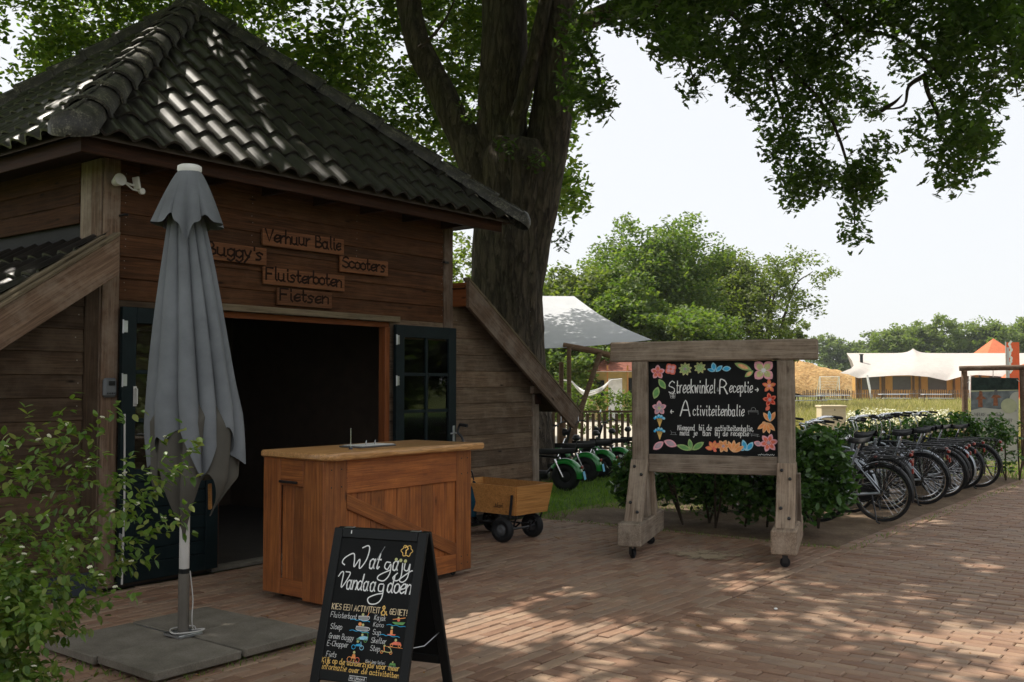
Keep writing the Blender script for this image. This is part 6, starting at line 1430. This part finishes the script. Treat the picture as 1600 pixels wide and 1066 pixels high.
# ------------------------------------------------------------------ sand heap, tents, flags, meadow fence
def heap(u, v):
    x = -1 + 2 * u; y = -1 + 2 * v; from mathutils import noise as mn
    px = 20 + 18 * x + 8; h = max(0, 1 - (abs(x) ** 2.2) - y * y * .9) ** .75; q = mn.noise(Vector((x * 3, y * 3, 1))) * .9 + mn.noise(Vector((x * 9, y * 9, 4))) * .35 + abs(mn.noise(Vector((x * 22, y * 14, 7)))) * .25
    return (30 + 17 * x, 128 + 9 * y, -.3 + h * (5.3 + q * 1.2))
o = G().grid(heap, 90, 46).build('sand_heap', M_['sand'], None, None, 60); tag(o, 'large heap of yellow sand far off between the rolling sign and the tent', 'sand heap')
def stretch_tent():
    Y0 = 92; t = thing('stretch_tent', 'long white stretch-roof tent with ochre walls and grey mesh windows', 'tent', TR(40, Y0, 0)); k = Y0 / FPX
    xs = lambda px: (px - 800) * k
    top = CAM_H + 47 * k
    ev = [(1312, 583), (1325, 585), (1340, 591), (1365, 589), (1395, 587), (1420, 586.5), (1450, 589), (1478, 595), (1500, 589), (1525, 586), (1560, 588), (1600, 594), (1640, 588), (1700, 590)]
    ex_, ey_ = [a for a, _ in ev], [b for _, b in ev]
    def rf(u, v):
        pl = float(np.interp(v, [0, .12, .3, .6, 1], [1312, 1329, 1334, 1331, 1323])); pxb = 1312 + (1700 - 1312) * u; pxt = 1324 + (1700 - 1324) * u; eb = float(np.interp(pxb, ex_, ey_)); zb = CAM_H + (598 - eb) * (Y0 - 5) / FPX
        px = pl + (1700 - pl) * u; pk = 1.15 * math.exp(-abs(pxt - 1428) / 7.0) + 1.0 * math.exp(-abs(pxt - 1628) / 7.0)
        zt = top + pk * .42 * v ** 4; s = v ** .72
        z = zb + (zt - zb) * s + .30 * math.sin(PI * v) * math.exp(-abs(px - 1428) / 60.0) - .22 * math.sin(PI * v); return ((px - 800) * (Y0 - 5 + 7 * v) / FPX, Y0 - 5 + 7 * v, z)
    G().grid(rf, 120, 14).build('roof_canvas', M_['tentroof'], t, None, 80)
    def rb(u, v): p = rf(u, 1.0); return (p[0] * (1 + .045 * v), p[1] + 2.2 * v, p[2] + (2.4 - p[2]) * v)
    G().grid(rb, 60, 4).build('rear_canvas', M_['tentroof'], t, None, 80)
    Yw = Y0 - 3; kw = Yw / FPX
    def X(px): return (px - 800) * kw
    edges = [1338, 1378, 1427, 1436, 1490, 1530, 1580, 1640, 1690]
    for i in range(len(edges) - 1):
        a, b = X(edges[i]), X(edges[i + 1]); G().box(b - a - .02, .05, 2.75, TR((a + b) / 2, Yw, 1.37)).build('wall_panel', M_['tentwall'], t, smooth=0)
    G().box(.05, 1.2, 2.6, TR(X(1339), Yw + .62, 1.3)).build('wall_panel', M_['tentwall'], t, smooth=0)
    for a, b in ((1346, 1373), (1394, 1422), (1449, 1478), (1500, 1522), (1545, 1572), (1600, 1630)): G().box(X(b) - X(a), .03, 1.20, TR((X(a) + X(b)) / 2, Yw - .05, 1.62)).build('mesh_window', M_['mesh'], t, smooth=0)
    for p in (1337, 1342, 1378, 1380, 1426, 1436, 1489, 1530): G().tube([(X(p), Yw - .12, 0), (X(p), Yw - .12, 2.6)], .11, 8).build('tent_pole', M_['fence'], t)
    for a, b in ((1352, 1356), (1512, 1506)): G().tube([(xs(a) * .95, Y0 - 5, 2.3), (xs(b) * .95, Y0 - 5.5, 0)], .10, 6).build('prop_pole', M_['white'], t)
    g = G(); x = xs(1346) * .985; g.tube([(x, Y0 - 1.4, 2.9), (x, Y0 - 1.4, 4.15)], .14, 10); g.tube([(x, Y0 - 1.4, 4.15), (x, Y0 - 1.4, 4.25)], .19, 10); g.build('stove_pipe', M_['blackmetal'], t)
    G().box(X(1700) - X(1330), 7, .25, TR((X(1330) + X(1700)) / 2, Yw + 3, .1)).build('deck', M_['fence'], t)
stretch_tent()
t = thing('terracotta_tent', 'terracotta pointed tent top behind the white tent', 'tent', TR(50, 108, 0)); k = 108 / FPX; cx = 753 * k
G().add([(cx - 1.7, 106, 4.6), (cx + 1.7, 106, 4.6), (cx + 1.7, 110, 4.6), (cx - 1.7, 110, 4.6), (cx, 108, CAM_H + 69 * k)], [(0, 1, 4), (1, 2, 4), (2, 3, 4), (3, 0, 4)]).build('roof', M_['redtent'], t, smooth=0)
g = G(); g.add([(cx - 1.6, 106.1, 0), (cx + 1.6, 106.1, 0), (cx + 1.6, 109.9, 0), (cx - 1.6, 109.9, 0), (cx - 1.6, 106.1, 4.6), (cx + 1.6, 106.1, 4.6), (cx + 1.6, 109.9, 4.6), (cx - 1.6, 109.9, 4.6)], [(0, 1, 5, 4), (1, 2, 6, 5), (2, 3, 7, 6), (3, 0, 4, 7)]); g.build('wall', M_['tentwall'], t, smooth=0)
t = thing('dome_tent', 'rounded terracotta tent at the right edge behind the banner', 'tent', TR(44, 84, 0)); kk = 84 / FPX
g = G(); g.lathe([(3.6, 0), (3.5, 1.0), (3.0, 2.0), (2.0, 2.9), (1.0, 3.3), (0, 3.5)], 20, TR(823 * kk, 84, 0)); g.build('canvas', M_['redtent'], t); G().box(.9, .1, 1.7, TR(823 * kk - .6, 80.45, .85)).build('entrance', M_['tentwall'], t)
Yf = 58; kf = Yf / FPX; t = thing('banner_flag', 'tall orange banner flag with a pale script beside the terracotta tent', 'flag', TR(772 * kf, Yf, 0))
G().box(20 * kf, .02, 3.2, TR(783 * kf, Yf, CAM_H + 63 * kf - 1.6)).build('flag_cloth', M_['orangeflag'], t, smooth=0); G().tube([(772 * kf, Yf, 0), (772 * kf, Yf, CAM_H + 64 * kf)], .035, 8).build('flag_pole', M_['alu'], t)
g = G(); M = frame((779 * kf, Yf - .014, CAM_H + 40 * kf), (0, 0, 1), (-1, 0, 0)); ribbon(g, crom([(x * .1, .05 * math.sin(x * 1.1) + .03 * math.sin(x * 2.7), 0) for x in np.linspace(-9, 9, 24)], 3), .13, 0); g.build('script', M_['white'], t, M, 0); G().box(3.5 * kf, .015, 2.4, TR(775 * kf, Yf - .015, CAM_H + 63 * kf - 1.5)).build('pale_stripe', M_['awning'], t, smooth=0)
# low paling fence, picnic tables, goal
Y0 = 84; t = thing('paling_fence', 'low rough paling fence between the meadow and the white tent', 'fence', TR(30, Y0, 0)); g = G(); r = random.Random(4); x = 24.5
while x < 47: g.box(.08, .03, 1.15 + r.uniform(-.15, .12), TR(x, Y0 + .1 * math.sin(x), .45) @ RY(r.gauss(0, .04))); x += r.uniform(.13, .24)
tag(g.build('palings', M_['fence'], t, smooth=0), kind='stuff'); G().tube([(24.5, Y0 + .05, .7), (47, Y0 + .05, .72)], .02, 5).build('wire', M_['steel'], t)
tb = None
for i, (px, Y, lb) in enumerate(((1262, 70, 'pale picnic table left of the tent, nearest the sign post'), (1302, 74, 'pale picnic table in the middle, before the sand heap'), (1395, 80, 'picnic table before the second tent window'), (1462, 80, 'picnic table before the third tent window'))):
    M = TR((px - 800) / FPX * Y, Y, -.05)
    if tb is None:
        tb = thing('picnic_table', lb, 'table', M.copy(), 'picnic tables near the tent'); G().box(2.2, .8, .06, M @ TR(0, 0, .76)).build('tabletop', M_['awning'], tb)
        for y in (-.65, .65): G().box(2.2, .28, .05, M @ TR(0, y, .45)).build('bench', M_['awning'], tb)
        for xx in (-.8, .8): g = G(); g.box(.08, 1.4, .08, M @ TR(xx, 0, .40)); g.box(.08, .09, .85, M @ TR(xx, -.42, .38) @ RX(-.35)); g.box(.08, .09, .85, M @ TR(xx, .42, .38) @ RX(.35)); g.build('leg_frame', M_['fence'], tb)
    else: dup(tb, M, lb)
Y0 = 112; k = Y0 / FPX; t = thing('goal_frame', 'small pale goal frame with netting before the sand heap', 'goal', TR(486 * k, Y0, 0)); a, b = 481 * k, 511 * k; zt = CAM_H + 9 * k
g = G(); g.tube([(a, Y0, 0), (a, Y0, zt), (b, Y0, zt), (b, Y0, 0)], .06, 6); g.tube([(a, Y0 + 1.5, 0), (a, Y0 + .2, zt)], .04, 6); g.tube([(b, Y0 + 1.5, 0), (b, Y0 + .2, zt)], .04, 6); g.build('posts', M_['white'], t)
g = G(); [g.tube([(x, Y0 + 1.4, 0), (x, Y0 + .2, zt)], .008, 3) for x in np.linspace(a, b, 14)]; [g.tube([(a, Y0 + 1.4 - 1.2 * q, zt * q), (b, Y0 + 1.4 - 1.2 * q, zt * q)], .008, 3) for q in np.linspace(.1, .9, 7)]; tag(g.build('net', M_['white'], t), kind='stuff')

# ------------------------------------------------------------------ grass, meadow, litter
def blades(name, P, h, wd, mat, seed, lean_=.35):
    r = np.random.default_rng(seed); n = len(P); a = r.uniform(0, 6.283, n); hh = h * r.uniform(.5, 1.3, n); dx = np.stack([np.cos(a), np.sin(a), 0 * a], 1) * (wd / 2); ln = r.normal(size=(n, 3)) * lean_ * hh[:, None]; ln[:, 2] = hh; mid = P + ln * .55 * np.array([.6, .6, 1])
    V = np.stack([P - dx, P + dx, mid + dx * .7, P + ln, mid - dx * .7], 1); F = np.arange(n * 5).reshape(n, 5)
    o = obj(name, npmesh(name, V.reshape(-1, 3), F, mat), None, Matrix.Identity(4)); tag(o, kind='stuff'); return o
def scatter(n, fn, seed, z=-.04):
    r = np.random.default_rng(seed); out = []
    s = r.uniform(size=(n * 3, 2)); P = np.array([fn(a, b) for a, b in s]); px, py, d = projn(np.column_stack([P, np.zeros(len(P))])); k = (px > -60) & (px < 1660) & (d > 1); P = P[k][:n]; return np.column_stack([P, np.full(len(P), z)])
blades('lawn_grass', scatter(30000, lambda a, b: swp(5.66 + 9 * a, .40 - 5.2 * b), 1), .075, .007, M_['grass'], 2)
blades('verge_grass', scatter(9000, lambda a, b: swp(7 + 9 * a, .1 + 1.4 * b), 3), .085, .008, M_['grass'], 4)
blades('path_side_grass', scatter(7000, lambda a, b: swp(14.6 + 9 * a, 1.2 + 2.7 * b ** .8), 5), .12, .010, M_['grass'], 6)
def mead(a, b): Y = 24 + 58 * b ** 1.8; return ((1225 - 800 + 400 * a) / FPX * Y, Y)
blades('meadow_grass', scatter(42000, mead, 7, -.05), .50, .030, M_['meadow'], 8, .25)
P = scatter(4200, lambda a, b: ((1300 - 800 + 190 * a) / FPX * (24 + 13 * b), 24 + 13 * b), 9); P[:, 2] = .56 + .12 * np.sin(P[:, 0] * 3) + rng.uniform(-.08, .08, len(P)); k = (np.sin(P[:, 0] * 2.1) + np.sin(P[:, 1] * 1.3 + P[:, 0])) > -.5; P = P[k]
o = leaves('meadow_flowers', P, .075, M_['petal'], None, 'ovate', 1.0, 10); tag(o, kind='stuff')
def litter_pts(n, seed):
    r = np.random.default_rng(seed); P = []
    for _ in range(n):
        k = r.random()
        if k < .45: p = bw(r.uniform(-1, 9), r.uniform(.2, 8))
        elif k < .8: p = bw(r.uniform(5.5, 13), r.uniform(1.5, 4.4))
        else: p = bw(r.uniform(-1.4, 1.0), r.uniform(1.4, 2.9))
        P.append((p.x, p.y, .006 + r.uniform(0, .006)))
    return np.array(P)
o = leaves('leaf_litter', litter_pts(1700, 3), .022, M_['litter'], None, 'ovate', 3.0, 12); tag(o, kind='stuff')
for i, (px, py, s_, lb) in enumerate(((1196, 893, .07, 'curled orange leaf lying on the bricks before the rolling sign'), (870, 842, .10, 'brown oak leaf on the bricks right of the wagon'), (1092, 981, .06, 'small orange leaf on the bricks in the middle foreground'), (1397, 852, .09, 'russet oak leaf at the path edge below the bicycles'), (1375, 915, .05, 'small yellow leaf on the path'))):
    p = ground(px, py); V, F = leaf_arrays(np.array([[0, 0, .012]]), s_, 'oak', 1.5, 90 + i); o = obj('fallen_leaf', npmesh('fallen_leaf', V, F, M_['litter']), None, TR(*p)); tag(o, lb, 'leaf', 'single fallen leaves')
p = ground(1212, 953); o = G().box(.03, .022, .012, None, .005).build('paper_scrap', M_['white'], None, TR(p.x, p.y, .008) @ RZ(.5) @ RX(.2)); tag(o, 'tiny white paper scrap lying on the brick path', 'litter')
# swept sand lying thinly on the bricks before the sign
def sandm():
    m, t, b, N, L = nt('thin_sand_film'); setp(b, .95, .1); v = coords(t, N, L, per_object=False); f = noise(N, L, v, 4.5, 7, .7, .5); g_ = noise(N, L, v, 90, 3, .6)
    L(ramp(N, L, g_, [(.3, (.34, .27, .18)), (.7, (.46, .37, .26))]), b.inputs['Base Color']); tr = N('BsdfTransparent'); ms = N('MixShader'); tc = N('TexCoord'); sx = N('VectorMath'); sx.operation = 'LENGTH'; L(tc.outputs['Object'], sx.inputs[0])
    e = N('MapRange'); e.inputs['From Min'].default_value = .15; e.inputs['From Max'].default_value = .75; e.inputs['To Min'].default_value = .12; e.inputs['To Max'].default_value = -.35; L(sx.outputs['Value'], e.inputs['Value'])
    a = N('Math'); a.operation = 'ADD'; L(f, a.inputs[0]); L(e.outputs[0], a.inputs[1]); L(ramp(N, L, a.outputs[0], [(.50, (0, 0, 0)), (.60, (.75, .75, .75))]), ms.inputs[0])
    L(tr.outputs[0], ms.inputs[1]); L(b.outputs[0], ms.inputs[2]); L(ms.outputs[0], t.nodes['Material Output'].inputs[0]); return m
p = ground(1100, 868); o = G().poly([(-.8, -.8), (.8, -.8), (.8, .8), (-.8, .8)]).build('sand_film', sandm(), None, TR(p.x, p.y, .011), 0); tag(o, kind='stuff')
# weeds and moss in the joints round the slabs and along the edging
wp = []
for _ in range(900):
    k = rnd.random()
    if k < .35: a = rnd.uniform(-.6, .6); q = rnd.choice(((a, .6), (a, -.6), (.6, a), (-.6, a), (a, 0), (0, a))); p = PM @ Vector((q[0] + rnd.gauss(0, .012), q[1] + rnd.gauss(0, .012), .0))
    elif k < .75: p = bw(5.60 + rnd.gauss(0, .03), rnd.uniform(.3, 3.9))
    else: p = bw(rnd.uniform(5.6, 14), 4.0 + rnd.gauss(0, .04))
    wp.append((p.x, p.y, .0))
blades('joint_weeds', np.array(wp), .035, .006, M_['grass'], 31, .6)
# ------------------------------------------------------------------ foreground dogwood
def dogwood():
    base = Vector((-2.72, 5.0, -.02)); t = thing('dogwood_bush', 'leafy dogwood with small cream flower heads at the left edge, twigs reaching across the parasol', 'bush', TR(*base)); r = random.Random(19)
    stems = []
    for px, py, Y in ((296, 708, 4.6), (270, 745, 4.7), (256, 812, 4.55), (160, 655, 4.7), (105, 665, 4.8), (215, 790, 4.6), (195, 742, 4.75), (60, 690, 4.6), (10, 700, 4.7), (180, 920, 4.5), (120, 955, 4.6), (205, 880, 4.6), (30, 735, 4.5), (140, 720, 4.8), (90, 830, 4.4), (150, 845, 4.5)):
        stems.append((at(px, py, Y), True))
    for _ in range(46):
        px = r.uniform(-150, 105); py = r.triangular(725, 1130, 1060) + max(0, px - 20) * 1.3; stems.append((at(px, py, r.uniform(4.1, 5.2)), r.random() < .3))
    for _ in range(34): stems.append((at(r.uniform(-160, 70), r.uniform(860, 1130), r.uniform(4.1, 5.0)), False))
    g = G(); L = []; H = []
    for tip, fl in stems:
        b = base + Vector((r.uniform(-.5, .35), r.uniform(-.4, .3), 0)); m1 = b.lerp(tip, .45) + Z3 * r.uniform(.1, .28); m2 = b.lerp(tip, .8) + Z3 * r.uniform(.02, .10)
        P = crom([b, m1, m2, tip], 8); g.tube(P, [float(v) for v in np.linspace(.008, .0018, len(P))], 5)
        n = len(P); i = int(n * .28)
        while i < n:
            p = P[i]; d = (P[min(i + 1, n - 1)] - P[i - 1]).normalized(); k = r.random() * 6.28
            for q in (0, PI):
                sd = d.cross(Z3).normalized() * math.cos(k + q) + Z3 * math.sin(k + q) * .5; L.append((p + sd * .012, (d * .55 + sd * .9 - Z3 * r.uniform(.0, .65)).normalized(), r.uniform(.038, .058) * (.75 if i > n - 4 else 1)))
            if r.random() < .85:                       # side twig with its own leaves
                sd = (d * .6 + Vector((r.gauss(0, .6), r.gauss(0, .6), r.gauss(.1, .4)))).normalized(); e = p + sd * r.uniform(.08, .24); g.tube([p, p.lerp(e, .5) + Z3 * .012, e], [.003, .0022, .0014], 4)
                for u in (.45, .8, 1.0):
                    for q in (0, 1): s2 = sd.cross(Vector((r.gauss(0, 1), r.gauss(0, 1), r.gauss(0, 1)))).normalized() * (1 if q else -1); L.append((p.lerp(e, u), (sd * .6 + s2 - Z3 * r.uniform(0, .6)).normalized(), r.uniform(.032, .052)))
                if r.random() < .12: H.append(e)
            i += 1 if i > n * .55 else 2
        if fl: H.append(tip)
    tag(g.build('stems', plain('reddish_twig', (.16, .10, .055), .7, .2, var=.3), t, TR(*base)), kind='stuff')
    # a folded, drooping leaf along local x
    def leafm():
        g = G(); vs = []; fs = []; prof = [(0, .0), (.18, .20), (.42, .29), (.68, .23), (.88, .10), (1, 0)]
        for i, (x, w) in enumerate(prof): z = -.22 * x * x; vs += [(x, w, z + .10 * w + .02), (x, 0, z - .03 * math.sin(PI * x)), (x, -w, z + .10 * w + .02)]
        for i in range(5): fs += [(i * 3, i * 3 + 1, i * 3 + 4, i * 3 + 3), (i * 3 + 1, i * 3 + 2, i * 3 + 5, i * 3 + 4)]
        return vs, fs
    vs, fs = leafm(); g1 = G().add(vs, fs); LM = g1.mesh('leaf', M_['bushleaf'], 180)
    C = np.array([tuple(p) for p, _, _ in L]); px, py, d = projn(C); order = sorted(range(len(L)), key=lambda i: (not (0 < px[i] < 1600 and py[i] < 1066), d[i] / L[i][2])); rest = []
    for q, i in enumerate(order):
        p, dr, s_ = L[i]; side = dr.cross(Z3); side = side.normalized() if side.length > .1 else Vector((1, 0, 0)); up = side.cross(dr) + side * r.gauss(0, .35); M = frame(p, dr, up.cross(dr), up) if False else frame(p, dr, (up.cross(dr)).normalized()) @ Matrix.Scale(s_, 4)
        if q < 300: obj('leaf', LM, t, M)
        else: rest.append(M)
    g = G(); A = np.array([tuple(v) for v in vs]); V = np.concatenate([A @ np.array(M)[:3, :3].T + np.array(M)[:3, 3] for M in rest]); F = np.array(fs); F = np.concatenate([F + len(A) * i for i in range(len(rest))]); F = F[:, [0, 1, 2, 3]]
    V = V - np.array(base); o = obj('foliage', npmesh('foliage', V, F, M_['bushleaf'], True), t, TR(*base)); o['kind'] = 'stuff'
    g0 = G()
    for k in range(16): a = k * 2.4; q = .013 * math.sqrt(k / 16) * 1.3; g0.lathe([(0, .004), (.003, .003), (.004, 0), (.002, -.004)], 5, TR(q * math.cos(a), q * math.sin(a), .006 - q * .25))
    FMh = g0.mesh('flower_head', M_['petal'], 60)
    for h in H: obj('flower_head', FMh, t, TR(h.x, h.y, h.z + .008) @ Matrix.Scale(.68, 4) @ RX(r.gauss(0, .3)) @ RY(r.gauss(0, .3)))
dogwood()

# ------------------------------------------------------------------ air
hm_ = bpy.data.materials.new('thin_summer_haze'); hm_.use_nodes = True; ht = hm_.node_tree; ht.nodes.clear(); ho = ht.nodes.new('ShaderNodeOutputMaterial'); hv = ht.nodes.new('ShaderNodeVolumePrincipled')
hv.inputs['Color'].default_value = (.90, .95, 1, 1); hv.inputs['Density'].default_value = .00028; hv.inputs['Anisotropy'].default_value = .2; ht.links.new(hv.outputs[0], ho.inputs['Volume'])
tag(G().box(700, 420, 27, TR(60, 150, 11.5)).build('haze', hm_, smooth=0), kind='stuff')
